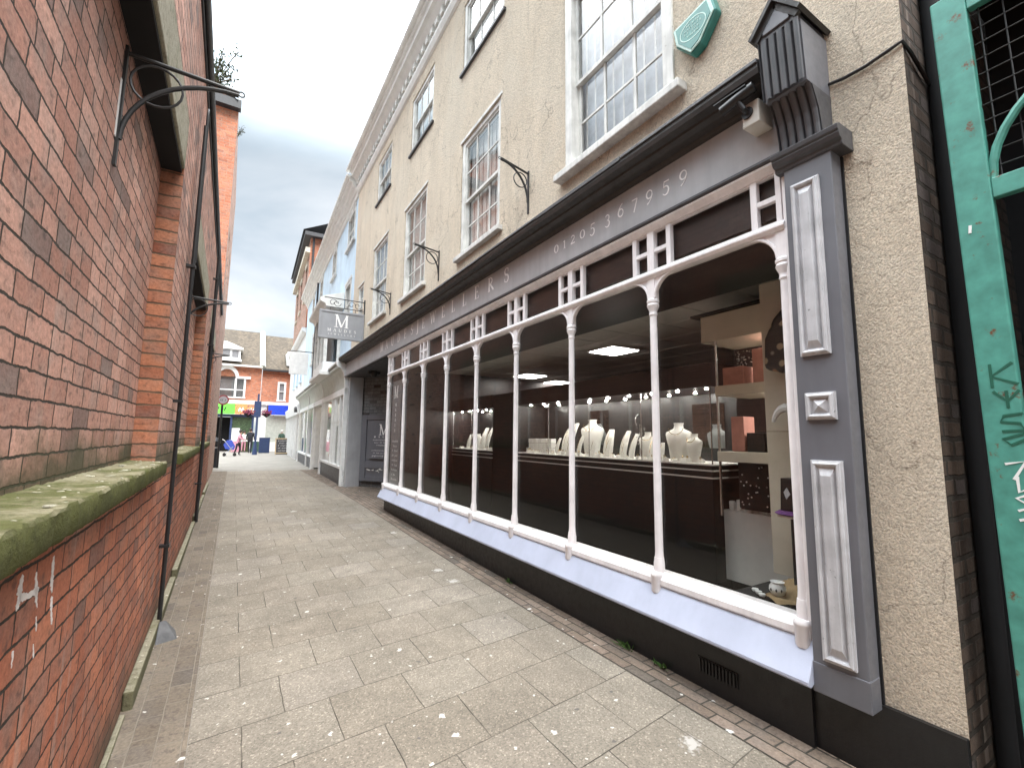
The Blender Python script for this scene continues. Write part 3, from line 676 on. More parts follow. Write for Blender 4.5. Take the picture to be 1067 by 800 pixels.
for a, b, c, d, kind in wins:
    fm = 'white_worn'; fw = .10 if kind == 1 else .085
    f = MB()
    x0 = JX - (.02 if kind == 1 else -.015); x1 = JX + .12
    f.box(x0, x1, a, a + fw, c, d).box(x0, x1, b - fw, b, c, d).box(x0 + .004, x1 - .004, a + fw, b - fw, d - fw * .8, d)
    f.box(x0 + .002, x1, a + fw, b - fw, c, c + .05)
    if kind != 3: f.box(JX - .012, JX + .05, a - .04, b + .04, d + .002, d + .05)
    wo = f.build('window', fm, JB, bevel=.006)
    if kind == 1: MB().box(JX - .10, JX + .02, a - .10, b + .10, c - .075, c - .003).build('sill', 'white_worn', wo, bevel=.01)
    elif kind == 0: MB().box(JX - .07, JX + .02, a - .08, b + .08, c - .07, c - .003).build('sill', 'white_worn', wo, bevel=.008)
    else: MB().box(JX - .04, JX + .02, a - .05, b + .05, c - .05, c - .003).build('sill', 'grey_d' if kind == 3 else 'white_worn', wo, bevel=.004)
    ia, ib, ic, id_ = a + fw, b - fw, c + .05, d - fw * .8
    mz = ic + (id_ - ic) * (.47 if kind != 3 else .5)
    s = MB()
    cols, rows = {1: (3, 2), 0: (3, 2), 2: (1, 2), 3: (3, 1)}[kind]
    for (z0, z1, xx) in ((mz - .02, id_, JX + .04), (ic, mz + .02, JX + .075)):
        t = .032
        s.box(xx, xx + .03, ia, ia + t, z0, z1).box(xx, xx + .03, ib - t, ib, z0, z1)
        s.box(xx + .001, xx + .029, ia + t, ib - t, z0, z0 + t * 1.2).box(xx + .001, xx + .029, ia + t, ib - t, z1 - t, z1)
        for i in range(1, cols):
            y = ia + (ib - ia) * i / cols; s.box(xx + .004, xx + .026, y - .011, y + .011, z0 + t, z1 - t)
        for i in range(1, rows):
            z = z0 + (z1 - z0) * i / rows; s.box(xx + .006, xx + .024, ia + t, ib - t, z - .010, z + .010)
    s.build('sash', 'white_worn', wo)
    MB().box(JX + .053, JX + .056, ia + .005, ib - .005, mz, id_ - .005).box(JX + .088, JX + .091, ia + .005, ib - .005, ic + .005, mz).build('pane', 'glassw', wo)
    bl = MB(); n = int((ib - ia) / (.115 if kind != 3 else .2))
    if kind in (0, 1):
        for i in range(n):
            y = ia + (ib - ia) * (i + .5) / n; w_ = .010 if kind == 1 else .0525
            bl.box(JX + .13, JX + .135, y - w_, y + w_, ic, id_)
        bl.build('blind', 'blind', wo)
    else:
        MB().box(JX + .14, JX + .15, ia + (ib - ia) * .0, ib, mz - .1, id_).build('blind', 'blind', wo)
    MB().box(JX + .17, JX + .18, ia - .1, ib + .1, ic - .1, id_ + .1).build('curtain', 'sky_backing' if kind == 1 else 'curtain', wo)  # biggest window's pale blue backing stands in for reflected sky
for z in (4.02, 6.62): MB().box(JX + .17, 6, .76, 13.19, z, z + .06).build('storey_floor', 'void', JB)
MB().box(5.9, 6, .76, 13.19, 3.4, 8.6).build('rear_wall', 'void', JB)
MB().box(JX + .17, 6, .76, 13.19, 8.5, 8.58).build('ceiling', 'curtain', JB)
# eaves cornice with dentils
E0 = 13.22
MB().prism([(JX, 8.60), (2.64, 8.62), (2.60, 8.70), (2.60, 8.76), (2.645, 8.78), (2.645, 8.92), (2.58, 8.93), (2.50, 9.02), (2.44, 9.04), (2.44, 9.14), (2.40, 9.16), (2.37, 9.24), (JX, 9.24)], 'y', .72, E0).build('cornice', 'cornice', JB)
d = MB(); y = .8
while y < 13.1: d.box(2.565, 2.646, y, y + .12, 8.79, 8.915); y += .235
d.build('dentils', 'white_worn', JB)
MB().prism([(2.36 + .06 * math.cos(R(t)), 9.27 + .07 * math.sin(R(t))) for t in range(180, 361, 20)], 'y', .72, E0 + .1).build('gutter', 'cornice', JB)
# black cable draped across the render beside the corbel
MB().tube([(JX - .012, 1.10, 3.50), (JX - .014, 1.0, 3.478), (JX - .014, .9, 3.475), (JX - .014, .8, 3.488), (JX - .012, .748, 3.497), (JX + .05, .738, 3.46), (JX + .5, .735, 3.3)], .009, 6).build('cable', 'rubber', JB, smooth=True)
# black upright tubes filling the gap in the side passage
MB().tube([(2.975, .711, .0), (2.975, .711, 8)], .037, 12).tube([(3.10, .70, .0), (3.10, .70, 8)], .045, 12).build('black_tube', 'void', JB, smooth=True)
MB().box(3.3, 6, -.9, .74, 4.4, 4.5).build('passage_ceiling', 'void', JB)  # black ceiling added to keep the side passage dark
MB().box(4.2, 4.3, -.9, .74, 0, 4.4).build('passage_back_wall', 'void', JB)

# ------------------------------------------------------------------ the shopfront
SF = thing('shopfront', 'grey and white jewellers shopfront with eight tall panes between slender turned columns', 'shopfront', (2.63, 5.2, 0))
S_, Y0 = .974, 9.125
YR = Y0 - 8 * S_          # right end
ZB, ZC, ZTR, ZU0, ZU1 = .52, 2.57, 2.748, 2.805, 3.115
CX = 2.635
MB().box(2.63, 2.80, 1.335, 9.13, -.05, .40).build('stall_riser', 'black', SF)
vb = MB(); vb.box(2.622, 2.632, 1.74, 2.01, .10, .185)
vent = vb.build('air_vent', 'black', SF); sl = MB()
for i in range(11): sl.box(2.612, 2.624, 1.752 + i * .023, 1.763 + i * .023, .105, .18)
sl.build('vent_bars', 'black', vent)
MB().prism([(2.612, .548), (2.506, .362), (2.506, .345), (2.53, .330), (2.66, .38), (2.66, .548)], 'y', 1.283, Y0 + .07).build('sill_board', 'lilac', SF, bevel=.004)
MB().prism([(2.600, .536), (2.592, .545), (2.592, .580), (2.598, .588), (2.634, .622), (2.70, .628), (2.70, .536)], 'y', YR - .03, Y0 + .02).build('sill_rail', 'white', SF, bevel=.005)
# columns with sub-parts
def column(y, half=0):
    m = MB(); r = .028
    prof = [(r + .004, .70), (r, .76), (r * .93, 2.35), (r * .9, 2.50)]
    m.lathe([(p, q) for p, q in prof], (CX, y, 0), 16)
    m.lathe([(.034, .60), (.038, .62), (.038, .68), (.035, .70), (.033, .72)], (CX - .002, y, 0), 16)
    c = m.build('column', 'white', SF, smooth=True)
    k = MB().lathe([(.028, 2.46), (.032, 2.47), (.028, 2.485), (.030, 2.50), (.042, 2.525), (.046, 2.54), (.040, 2.555), (.046, 2.562), (.046, 2.578), (.034, 2.59)], (CX, y, 0), 16)
    k.build('capital', 'white', c, smooth=True)
    MB().lathe([(.034, .490), (.039, .502), (.039, .590), (.045, .600), (.045, .612), (.038, .625)], (CX - .030, y, 0), 16).build('base', 'white', c, smooth=True)
    b = MB().box(CX - .022, CX + .03, y - .032, y + .032, 2.585, ZTR + .01)
    for sgn in (1, -1):
        if half and sgn == half: continue
        L, Hh = .165, ZTR - 2.59
        pts = [(y + sgn * .028, 2.592)] + [(y + sgn * (.028 + L * (1 - math.cos(R(a)))), 2.592 + Hh * math.sin(R(a))) for a in range(8, 91, 8)] + [(y + sgn * .028, ZTR)]
        b.prism([(p[0], p[1]) for p in pts], 'x', CX - .012, CX + .02)
        b.tube([(CX - .014, p[0], p[1]) for p in pts[:-1]], .011, 6)
    b.build('spandrel', 'white', c)
    return c
for k in range(1, 8): column(Y0 - S_ * k)
column(Y0 - .01, 1); column(YR + .012, -1)
MB().box(CX - .02, CX + .05, Y0 - .0, Y0 + .075, .44, 3.2).build('end_post', 'white', SF, bevel=.006)
MB().box(CX - .03, CX + .05, YR - .055, YR - .012, .40, 3.16).build('end_post', 'white', SF, bevel=.006)
MB().prism([(CX - .03, ZTR), (CX - .045, ZTR + .02), (CX - .045, ZTR + .035), (CX - .025, ZTR + .055), (CX + .04, ZU0), (CX + .04, ZTR)], 'y', YR - .02, Y0 + .03).build('transom', 'white', SF, bevel=.004)
MB().prism([(CX - .02, ZU1), (CX - .028, 3.128), (CX - .040, 3.138), (CX - .055, 3.150), (CX - .055, 3.165), (CX + .05, 3.165), (CX + .05, ZU1)], 'y', YR - .02, Y0 + .06).build('head_rail', 'white', SF, bevel=.003)
GX = CX + .012
for k in range(8):
    a, b = Y0 - S_ * (k + 1), Y0 - S_ * k
    if k == 0: b -= .0
    MB().box(GX, GX + .006, a + .004, b - .004, .61, ZTR + .01).build('pane', 'glass', SF)
    m = MB(); t = .02
    for y, w in ((a, .032), (b, .032), (a + .165, .020), (b - .165, .020)):
        if y in (a, b):
            if y == a: m.box(CX - .018, CX + .03, y, y + w, ZU0 - .002, ZU1 + .002)
            else: m.box(CX - .0181, CX + .0301, y - w, y, ZU0 - .002, ZU1 + .002)
        else: m.box(CX - .014, CX + .026, y - w, y + w, ZU0 - .002, ZU1 + .002)
    zm = (ZU0 + ZU1) / 2
    m.box(CX - .012, CX + .024, a + .032, a + .145, zm - .016, zm + .016).box(CX - .012, CX + .024, b - .145, b - .032, zm - .016, zm + .016)
    m.box(CX - .01, CX + .022, a + .03, b - .03, ZU0 - .001, ZU0 + .012).box(CX - .01, CX + .022, a + .03, b - .03, ZU1 - .010, ZU1 + .001)
    ul = m.build('upper_light', 'white', SF, bevel=.003)
    MB().box(GX + .002, GX + .007, a + .02, b - .02, ZU0, ZU1).build('upper_pane', 'glass', ul)
# fascia, lettering, cornice
FX = 2.585
FY0, FY1 = 1.30, 13.35
MB().box(FX, JX - .002, FY0, FY1, 3.196, 3.58).build('fascia', 'grey', SF)
MB().prism([(FX + .02, 3.166), (FX - .012, 3.168), (FX - .022, 3.176), (FX - .022, 3.190), (FX - .010, 3.200), (FX + .02, 3.204)], 'y', FY0, FY1).build('fascia_bead', 'grey_d', SF)
MB().prism([(FX + .0, 3.535), (FX - .02, 3.54), (FX - .03, 3.552), (FX - .035, 3.562), (FX - .09, 3.57), (FX - .13, 3.585), (FX - .135, 3.60), (FX - .19, 3.61), (FX - .20, 3.64), (FX - .20, 3.665), (JX - .002, 3.72), (JX - .002, 3.535)], 'y', FY0, FY1).build('fascia_cornice', 'cornice_dark', SF)
lm = MB(); yy = FY0; rr = random.Random(5)
while yy < FY1 - .3:
    L = rr.uniform(.7, 1.3); e = min(FY1, yy + L)
    lm.prism([(FX - .215 + rr.uniform(-.006, .006), 3.662 + rr.uniform(-.006, .006)), (FX - .21, 3.69), (JX - .05, 3.76), (JX - .006, 3.83 + rr.uniform(-.03, .03)), (JX - .003, 3.70), (FX - .15, 3.668)], 'y', yy, e - .006); yy = e
lm.build('lead_flashing', 'lead', SF, bevel=.004)
lt = MB(); U, V, Nn = (0, -1, 0), (0, 0, 1), (-1, 0, 0)
text(lt, 'M', (FX, 9.74, 3.325), U, V, Nn, .205); text(lt, 'AUDES', (FX, 9.34, 3.325), U, V, Nn, .175, 1.70)
text(lt, '.', (FX, 7.62, 3.33), U, V, Nn, .155)
text(lt, 'J', (FX, 7.46, 3.325), U, V, Nn, .205); text(lt, 'EWELLERS', (FX, 7.18, 3.325), U, V, Nn, .175, 2.83)
text(lt, '01205', (FX, 3.485, 3.345), U, V, Nn, .108, .60, oldstyle=True)
text(lt, '367959', (FX, 2.765, 3.345), U, V, Nn, .108, .84, oldstyle=True)
lt.build('lettering', 'letter', SF)
# underside of the fascia over the passage
MB().box(FX + .04, 5.2, 9.21, 13.35, 3.165, 3.185).build('passage_ceiling', 'grey_d', SF)
# pilaster with three raised panels
PX = 2.565
MB().box(PX, JX - .001, 1.045, 1.285, .312, 3.10).build('pilaster', 'grey_p', SF, bevel=.005)
pil = MB().box(PX - .006, JX - .02, 1.04, 1.29, .314, .455)
pb = pil.build('pilaster_foot', 'grey_p', SF, bevel=.004)
def panel(y0, y1, z0, z1, pyr=False):
    m = MB(); t = .026
    for (w, x) in ((0, .012), (.010, .026), (.022, .020)):
        pass
    def ring(o, i, xo, xi):
        a = [(PX - xo, y0 + o, z0 + o), (PX - xo, y1 - o, z0 + o), (PX - xo, y1 - o, z1 - o), (PX - xo, y0 + o, z1 - o)]
        b = [(PX - xi, y0 + i, z0 + i), (PX - xi, y1 - i, z0 + i), (PX - xi, y1 - i, z1 - i), (PX - xi, y0 + i, z1 - i)]
        for k in range(4): m.quad(a[k], a[(k + 1) % 4], b[(k + 1) % 4], b[k])
    seq = [(0, 0), (0, .014), (.008, .016), (.010, .024), (.018, .028), (.026, .024), (.030, .012), (.034, .010)]
    for (o, xo), (i, xi) in zip(seq, seq[1:]): ring(o, i, xo, xi)
    iy0, iy1, iz0, iz1 = y0 + .034, y1 - .034, z0 + .034, z1 - .034; ym = (iy0 + iy1) / 2; h = (iy1 - iy0) / 2
    x0, xr = PX - .010, PX - .034
    p = [(x0, iy0, iz0), (x0, iy1, iz0), (x0, iy1, iz1), (x0, iy0, iz1)]
    if pyr:
        c = (xr, ym, (iz0 + iz1) / 2)
        for k in range(4): m.quad(p[k], p[(k + 1) % 4], c)
    else:
        f = .4; ya, yb = iy0 + h * f, iy1 - h * f
        q = [(xr + .006, ya, iz0 + h * 1.1), (xr + .006, yb, iz0 + h * 1.1), (xr + .006, yb, iz1 - h * 1.1), (xr + .006, ya, iz1 - h * 1.1)]
        for k in range(4): m.quad(p[k], p[(k + 1) % 4], q[(k + 1) % 4], q[k])
        m.quad(*q)
    return m.build('pilaster_panel', 'silver', SF)
panel(1.105, 1.248, 1.99, 2.95); panel(1.098, 1.240, 1.655, 1.795, True); panel(1.088, 1.232, .48, 1.45)
MB().box(JX - .014, JX - .0005, 1.034, 1.0445, .335, 3.05).build('dark_joint', 'void', SF)
# capital moulding
MB().prism([(PX, 3.055), (PX - .012, 3.06), (PX - .014, 3.08), (PX - .035, 3.09), (PX - .045, 3.11), (PX - .045, 3.12), (PX - .055, 3.125), (PX - .06, 3.15), (PX - .03, 3.165), (JX - .002, 3.165), (JX - .002, 3.055)], 'y', .985, 1.325).build('pilaster_capital', 'grey_d', SF, bevel=.003)
# corbel: fluted console, block and little pediment
def fluted(y0, y1, n, pf):
    """fluted front: pf(i) list of (x,z) path; ribs across y"""
    m = MB()
    path = pf
    ys = []; w = (y1 - y0) / n
    for i in range(n):
        for f, dd in ((0, 0), (.12, -.004), (.35, -.007), (.58, -.004), (.68, .002), (.78, .013), (.86, .014), (.94, .004)): ys.append((y0 + (i + f) * w, dd))
    ys.append((y1, 0))
    i0 = len(m.v)
    for (x, z) in path:
        for (y, dd) in ys: m.v.append((x + dd, y, z))
    k = len(ys)
    for a in range(len(path) - 1):
        for b in range(k - 1): m.f.append((i0 + a * k + b, i0 + a * k + b + 1, i0 + (a + 1) * k + b + 1, i0 + (a + 1) * k + b))
    return m
lowp = [(2.535, 3.165), (2.53, 3.22), (2.515, 3.30), (2.485, 3.37), (2.455, 3.42)]
fluted(1.07, 1.284, 5, lowp).build('console', 'grey_d', SF)
MB().prism([(2.56, 3.166), (2.552, 3.23), (2.537, 3.30), (2.505, 3.37), (2.478, 3.42), (JX - .002, 3.42), (JX - .002, 3.166)], 'y', 1.071, 1.283).build('console_core', 'grey_d', SF)
upp = [(2.405, 3.42), (2.395, 3.55), (2.385, 3.68), (2.38, 3.76)]
fluted(1.072, 1.289, 5, upp).build('corbel_block', 'grey_d', SF)
MB().prism([(2.43, 3.421), (2.42, 3.55), (2.405, 3.76), (JX - .002, 3.76), (JX - .002, 3.421)], 'y', 1.073, 1.288).build('corbel_core', 'grey_p', SF)
pd = MB().prism([(1.08, 3.762), (1.292, 3.762), (1.292, 3.80), (1.186, 3.93), (1.08, 3.80)], 'x', 2.385, JX - .002)
ped = pd.build('corbel_pediment', 'grey_d', SF, bevel=.004)
rm = MB()
for A, B in (((1.062, 3.785), (1.186, 3.937)), ((1.310, 3.785), (1.186, 3.937))):
    dy, dz = B[0] - A[0], B[1] - A[1]; q = math.hypot(dy, dz); ny, nz = -dz / q, dy / q
    if nz < 0: ny, nz = -ny, -nz
    for x0, x1, o0, o1 in ((2.35, JX - .003, .0, .022), (2.372, 2.40, -.03, -.002)):
        rm.prism([(A[0] + ny * o0, A[1] + nz * o0), (B[0] + ny * o0 * .3, B[1] + o0 * 1.25), (B[0] + ny * o1 * .3, B[1] + o1 * 1.25), (A[0] + ny * o1, A[1] + nz * o1)], 'x', x0, x1)
rm.build('pediment_moulding', 'cornice_dark', ped)
MB().prism([(1.115, 3.785), (1.257, 3.785), (1.257, 3.812), (1.186, 3.895), (1.115, 3.812)], 'x', 2.374, 2.39).build('pediment_panel', 'grey_p', ped, bevel=.004)

# passage: side walls, back wall, pier
MB().box(2.66, 5.2, 9.13 + .02, 9.20, .05, 3.16).build('passage_side_panel', 'darkwood', SF)
MB().box(2.69, 3.06, 13.12, 13.30, .08, 3.16).build('passage_pier', 'grey', SF, bevel=.006)
DA = Vector((3.06, 13.12)); DB = Vector((4.45, 11.13)); dd = (DB - DA).normalized()
drz = math.atan2(dd.y, dd.x); DL = (DB - DA).length
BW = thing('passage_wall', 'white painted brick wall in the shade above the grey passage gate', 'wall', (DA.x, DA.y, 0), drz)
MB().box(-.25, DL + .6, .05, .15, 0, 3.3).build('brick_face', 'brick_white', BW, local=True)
PG = thing('passage_gate', 'slate grey boarded gate closing the shaded passage beside the shop window', 'gate', (DA.x, DA.y, .14), drz)
dm = MB().box(.03, DL, -.02, .03, .17, 1.97)
dm.build('gate_leaf', 'grey_p', PG, local=True, bevel=.004)
fr = MB()
for (a, b, c, e) in ((.03, .22, .17, 1.97), (DL - .2, DL, .17, 1.97)): fr.box(a, b, -.045, -.018, c, e)
fr.box(.222, DL - .202, -.044, -.018, 1.84, 1.968).box(.222, DL - .202, -.044, -.018, .52, .70).box(.222, DL - .202, -.044, -.018, .172, .30)
fr.build('gate_rails', 'grey_p', PG, local=True, bevel=.004)
rr = random.Random(2); pw = MB()
for i in range(34):
    x = rr.uniform(.25, 1.9); w = rr.uniform(.02, .10); z = .47 + rr.gauss(0, .015)
    pw.prism([(x, z), (x + w, z + rr.uniform(-.01, .02)), (x + w * .9, z + .03 * rr.random() + .015), (x + w * .4, z + .05 * rr.random() + .01), (x + .004, z + .02)], 'y', -.0495, -.0452 - i * .00005)
pw.build('flaked_paint', 'white_worn', PG, local=True)
NB = thing('notice_board', 'grey notice board with big white M and small print on the passage gate', 'sign', (DA.x, DA.y, .14), drz)
MB().box(.34, 1.62, -.075, -.047, .78, 1.80).build('board', 'grey_p', NB, local=True, bevel=.006)
nl = MB(); U, V, Nn = (1, 0, 0), (0, 0, 1), (0, -1, 0)
text(nl, 'M', (.68, -.0755, 1.42), U, V, Nn, .29)
text(nl, 'MAUDES', (.52, -.0755, 1.345), U, V, Nn, .05, .74)
for i, (a, w) in enumerate(((.48, 1.0), (.5, .95), (.62, .7), (0, 0), (.45, 1.05), (.5, .95), (.5, .95))):
    if w: scribble(nl, (a, -.0755, 1.27 - i * .07), U, V, Nn, w, .032, 26, i)
scribble(nl, (.45, -.0755, .83), U, V, Nn, 1.0, .05, 12, 44)
nl.build('lettering', 'letter', NB, local=True)
PS = thing('mounted_camera', 'dark dome camera hanging from the ceiling of the shaded passage', 'camera', (2.95, 11.6, 3.16))
MB().lathe([(.0, -.15), (.05, -.14), (.075, -.10), (.08, -.06), (.08, -.0)], (2.95, 11.6, 3.16), 16).build('dome', 'rubber', PS, smooth=True)
MB().box(2.8, 3.1, 11.56, 11.64, 3.09, 3.15).build('conduit', 'rubber', PS, bevel=.005)
# tall narrow sign standing inside the last pane
VS = thing('window_sign', 'tall narrow grey sign with white lettering standing in the furthest shop pane', 'sign', (2.70, 8.7, .6))
MB().box(2.69, 2.71, 8.50, 9.05, .58, 2.62).build('panel', 'grey_p', VS)
vt = MB(); U, V, Nn = (0, -1, 0), (0, 0, 1), (-1, 0, 0)
text(vt, 'M', (2.69, 8.94, 2.28), U, V, Nn, .24)
for i, c in enumerate('MAUDES'): text(vt, c, (2.69, 8.83, 2.12 - i * .10), U, V, Nn, .06)
for i in range(9): scribble(vt, (2.69, 8.94, 1.42 - i * .09), U, V, Nn, .36, .042, 6, i)
vt.build('lettering', 'letter', VS)

# hanging shop sign on its scroll bracket
HS = thing('hanging_sign', 'grey hanging sign with a large white M on a black scroll bracket above the passage', 'sign', (2.68, 11.75, 4.2))
hy = 11.75
MB().box(1.64, 2.63, hy - .025, hy + .025, 3.96, 4.56).build('sign_board', 'sign_grey', HS, bevel=.004)
f = MB()
for x0, x1, z0, z1 in ((1.60, 2.67, 4.555, 4.61), (1.60, 2.67, 3.90, 3.96), (1.60, 1.655, 3.961, 4.554), (2.615, 2.67, 3.961, 4.554)): f.box(x0, x1, hy - .04, hy + .04, z0, z1)
f.build('sign_frame', 'sign_grey', HS, bevel=.008)
hl = MB(); U, V, Nn = (1, 0, 0), (0, 0, 1), (0, -1, 0)
text(hl, 'M', (1.95, hy - .0255, 4.20), U, V, Nn, .32)
text(hl, 'MAUDES', (1.80, hy - .0255, 4.085), U, V, Nn, .075, .68); text(hl, 'JEWELLERS', (1.82, hy - .0255, 4.0), U, V, Nn, .04, .64)
hl.build('lettering', 'letter', HS)
b = MB().tube([(1.70, hy, 4.93), (2.66, hy, 4.93)], .012, 8).tube([(1.75, hy, 4.70), (2.66, hy, 4.70)], .010, 8).box(2.655, 2.68, hy - .02, hy + .02, 4.62, 5.0)
for x in (2.18,): b.tube([(x, hy, 4.70), (x, hy, 4.93)], .008, 6)
for cx, s in ((1.9, 1), (2.0, -1), (2.35, 1), (2.5, -1)):
    b.tube([(cx + .1 * (1 - t / 14) * math.cos(s * t * .62), hy, 4.815 + .1 * (1 - t / 14) * math.sin(s * t * .62)) for t in range(12)], .007, 5)
for x in (1.85, 2.45): b.tube([(x, hy, 4.70), (x, hy, 4.60)], .006, 5)
b.build('bracket', 'iron', HS, smooth=True)
for y, zt, zb, tx, tz, lab in ((4.10, 4.53, 4.10, 2.31, 4.60, 'black basket bracket on cream wall between the first two big windows'), (6.75, 4.53, 4.10, 2.26, 4.58, 'black basket bracket on cream wall beside the second first-floor window from the shop corner'), (9.45, 4.55, 4.15, 2.26, 4.60, 'black basket bracket on cream wall furthest along, near the hanging sign')):
    bracket('wall_bracket', lab, JX, y, zt, zb, tx, tz, -1, 'iron brackets on the cream wall', .012)

# alarm box, camera
AB = thing('alarm_box', 'teal and mint burglar alarm box on the cream wall beside the big window', 'alarm', (JX, 1.86, 4.42))
pts = [(2.00, 4.50), (1.93, 4.60), (1.76, 4.60), (1.70, 4.50), (1.74, 4.35), (1.90, 4.27), (1.97, 4.33)]
pts = [(2.03, 4.565), (1.71, 4.60), (1.675, 4.46), (1.80, 4.30), (1.88, 4.27), (2.005, 4.42)]
cy, cz = sum(p[0] for p in pts) / 6, sum(p[1] for p in pts) / 6
MB().prism(pts, 'x', JX - .075, JX - .002).build('case', 'green_alarm', AB, bevel=.012)
MB().prism([(cy + (p[0] - cy) * .93, cz + (p[1] - cz) * .93) for p in pts], 'x', JX - .085, JX - .0755).build('cover', 'mint', AB, bevel=.006)
MB().prism([(cy + (p[0] - cy) * .80, cz + (p[1] - cz) * .80) for p in pts], 'x', JX - .0885, JX - .0855).build('face', 'green_alarm', AB)
am = MB(); U, V, Nn = (0, -1, 0), (0, 0, 1), (-1, 0, 0)
ribbon(am, arc(0, 0, .105, .075, 0, 360, 28), .007, (JX - .0886, cy, cz + .015), U, V, Nn, 1, .0008)
for i, w in enumerate((.11, .15, .15, .10)): scribble(am, (JX - .0886, cy + w / 2, cz + .05 - i * .027), U, V, Nn, w, .018, 7, i + 3, .0008)
am.build('lettering', 'mint', AB)
SCAM = thing('security_camera', 'black bullet security camera on a cream junction box under the shop cornice', 'camera', (2.5, 1.40, 3.42))
MB().box(2.44, FX - .002, 1.335, 1.435, 3.36, 3.50).build('junction_box', 'cctv', SCAM, bevel=.006)
MB().tube([(2.44, 1.40, 3.44), (2.40, 1.40, 3.45), (2.385, 1.42, 3.50)], .016, 10).lathe([(.034, -.012), (.034, 0)], (2.44, 1.40, 3.44), 14, 'x').build('camera_arm', 'rubber', SCAM, smooth=True)
MB().tube([(2.395, 1.33, 3.545), (2.385, 1.42, 3.525), (2.375, 1.52, 3.50)], .031, 14).build('camera_body', 'rubber', SCAM, smooth=True)
MB().box(2.355, 2.42, 1.36, 1.56, 3.556, 3.562).build('sun_shield', 'rubber', SCAM)

# ------------------------------------------------------------------ inside the shop
RM = thing('shop_interior', 'dark shop room seen behind the glass with grey tiled ceiling and black carpet', 'room', (5, 5, .1))
FL = .12
MB().box(2.82, 9, 1.36, 9.12, FL - .05, FL).build('carpet', 'carpet', RM)
MB().box(3.72, 9, 1.36, 9.12, 2.90, 2.95).build('ceiling', 'ceilm', RM)
MB().box(2.675, 3.72, 1.36, 9.12, 2.86, 3.3).build('bulkhead', 'maroon', RM)
MB().box(8.9, 9, 1.36, 9.12, FL, 2.9).build('back_wall', 'maroon', RM)
MB().box(2.72, 9, 1.30, 1.36, FL, 2.95).build('side_wall', 'maroon', RM)
MB().box(2.72, 9, 9.10, 9.125, FL, 2.95).build('far_wall', 'maroon', RM)
tl = MB()
for i in range(1, 9): tl.box(3.72 + i * .6, 3.735 + i * .6, 1.4, 9.1, 2.892, 2.8995)
for i in range(1, 13): tl.box(3.73, 8.9, 1.2 + i * .6, 1.215 + i * .6, 2.8935, 2.8998)
tl.build('ceiling_grid', 'offwhite', RM)
for (x, y, lab) in ((4.62, 4.80, 'square lit ceiling panel above the corner display case, nearest the window'), (5.2, 8.0, 'lit ceiling panel deep in the shop over the middle of the counter'), (6.4, 8.6, 'lit ceiling panel furthest back in the shop ceiling')):
    t = thing('ceiling_light', lab, 'ceiling light', (x, y, 2.89), group='lit ceiling panels in the shop')
    MB().box(x, x + .58, y, y + .58, 2.875, 2.891).build('frame', 'white_clean', t); MB().box(x + .03, x + .55, y + .03, y + .55, 2.866, 2.8745).build('diffuser', 'lightp', t)
# display counters
def counter(y0, y1, lab, ret=False):
    t = thing('display_counter', lab, 'display counter', (4.0, y0, FL))
    xb = 4.62
    MB().box(4.03, xb, y0, y1, FL, FL + .08).build('plinth', 'void', t)
    MB().box(4.0, xb, y0, y1, FL + .08, 1.29).build('cabinet', 'darkwood', t, bevel=.004)
    m = MB().box(3.992, 3.9995, y0, y1, 1.235, 1.25).box(3.992, 3.9995, y0, y1, 1.165, 1.18)
    m.box(4.0, xb, y0 - .008, y0 - .0005, 1.235, 1.25).box(4.0, xb, y0 - .008, y0 - .0005, 1.165, 1.18)
    m.build('metal_strip', 'offwhite', t)
    MB().box(4.01, xb, y0 + .01, y1 - .01, 1.291, 1.305).build('display_deck', 'ivory', t)
    n = max(1, int((y1 - y0) / .8)); gm = MB(); sm = MB()
    for i in range(n):
        a, b_ = y0 + (y1 - y0) * i / n, y0 + (y1 - y0) * (i + 1) / n
        gm.box(4.008, 4.013, a + .004, b_ - .004, 1.306, 2.06)
    gm.box(4.02, xb, y0 + .012, y0 + .017, 1.306, 2.06)
    gm.build('glass', 'glassc', t)
    for i in range(n + 1):
        y = min(max(y0 + (y1 - y0) * i / n, y0 + .006), y1 - .006); sm.box(4.005, 4.016, y - .004, y + .004, 1.3055, 2.062)
    sm.build('glass_edge', 'chrome', t)
    MB().box(xb - .02, xb, y0, y1, 1.306, 2.06).build('back_panel', 'darkwood', t)
    bm_ = MB(); rr = random.Random(int(y0 * 10))
    for i in range(n):
        a, b_ = y0 + (y1 - y0) * i / n, y0 + (y1 - y0) * (i + 1) / n
        if i % 2 == 0: bm_.box(xb - .028, xb - .021, a + .25, b_ - .25, 1.45, 1.95)
    bm_.build('mirror', 'mirror', t)
    pm = MB().box(3.95, xb + .1, y0 - .05, y1, 2.065, 2.30)
    pl = pm.build('pelmet', 'maroon', t)
    sp = MB(); y = y0 + .12
    while y < y1 - .05:
        for x in (4.12, 4.42): sp.lathe([(.015, -.006), (.015, 0)], (x, y, 2.063), 10)
        y += .36
    sp.build('downlights', 'led', pl)
    return t
counter(2.82, 6.45, 'long black glass-topped display counter in the shop, nearest the side shelves')
counter(7.25, 9.0, 'shorter black glass display counter in the shop beyond the dark divider')
DV = tag(box(4.0, 4.7, 6.47, 7.23, FL, 2.3).build('cabinet_divider', 'darkwood', bevel=.004), 'black full-height divider between the two jewellery counters', 'divider')
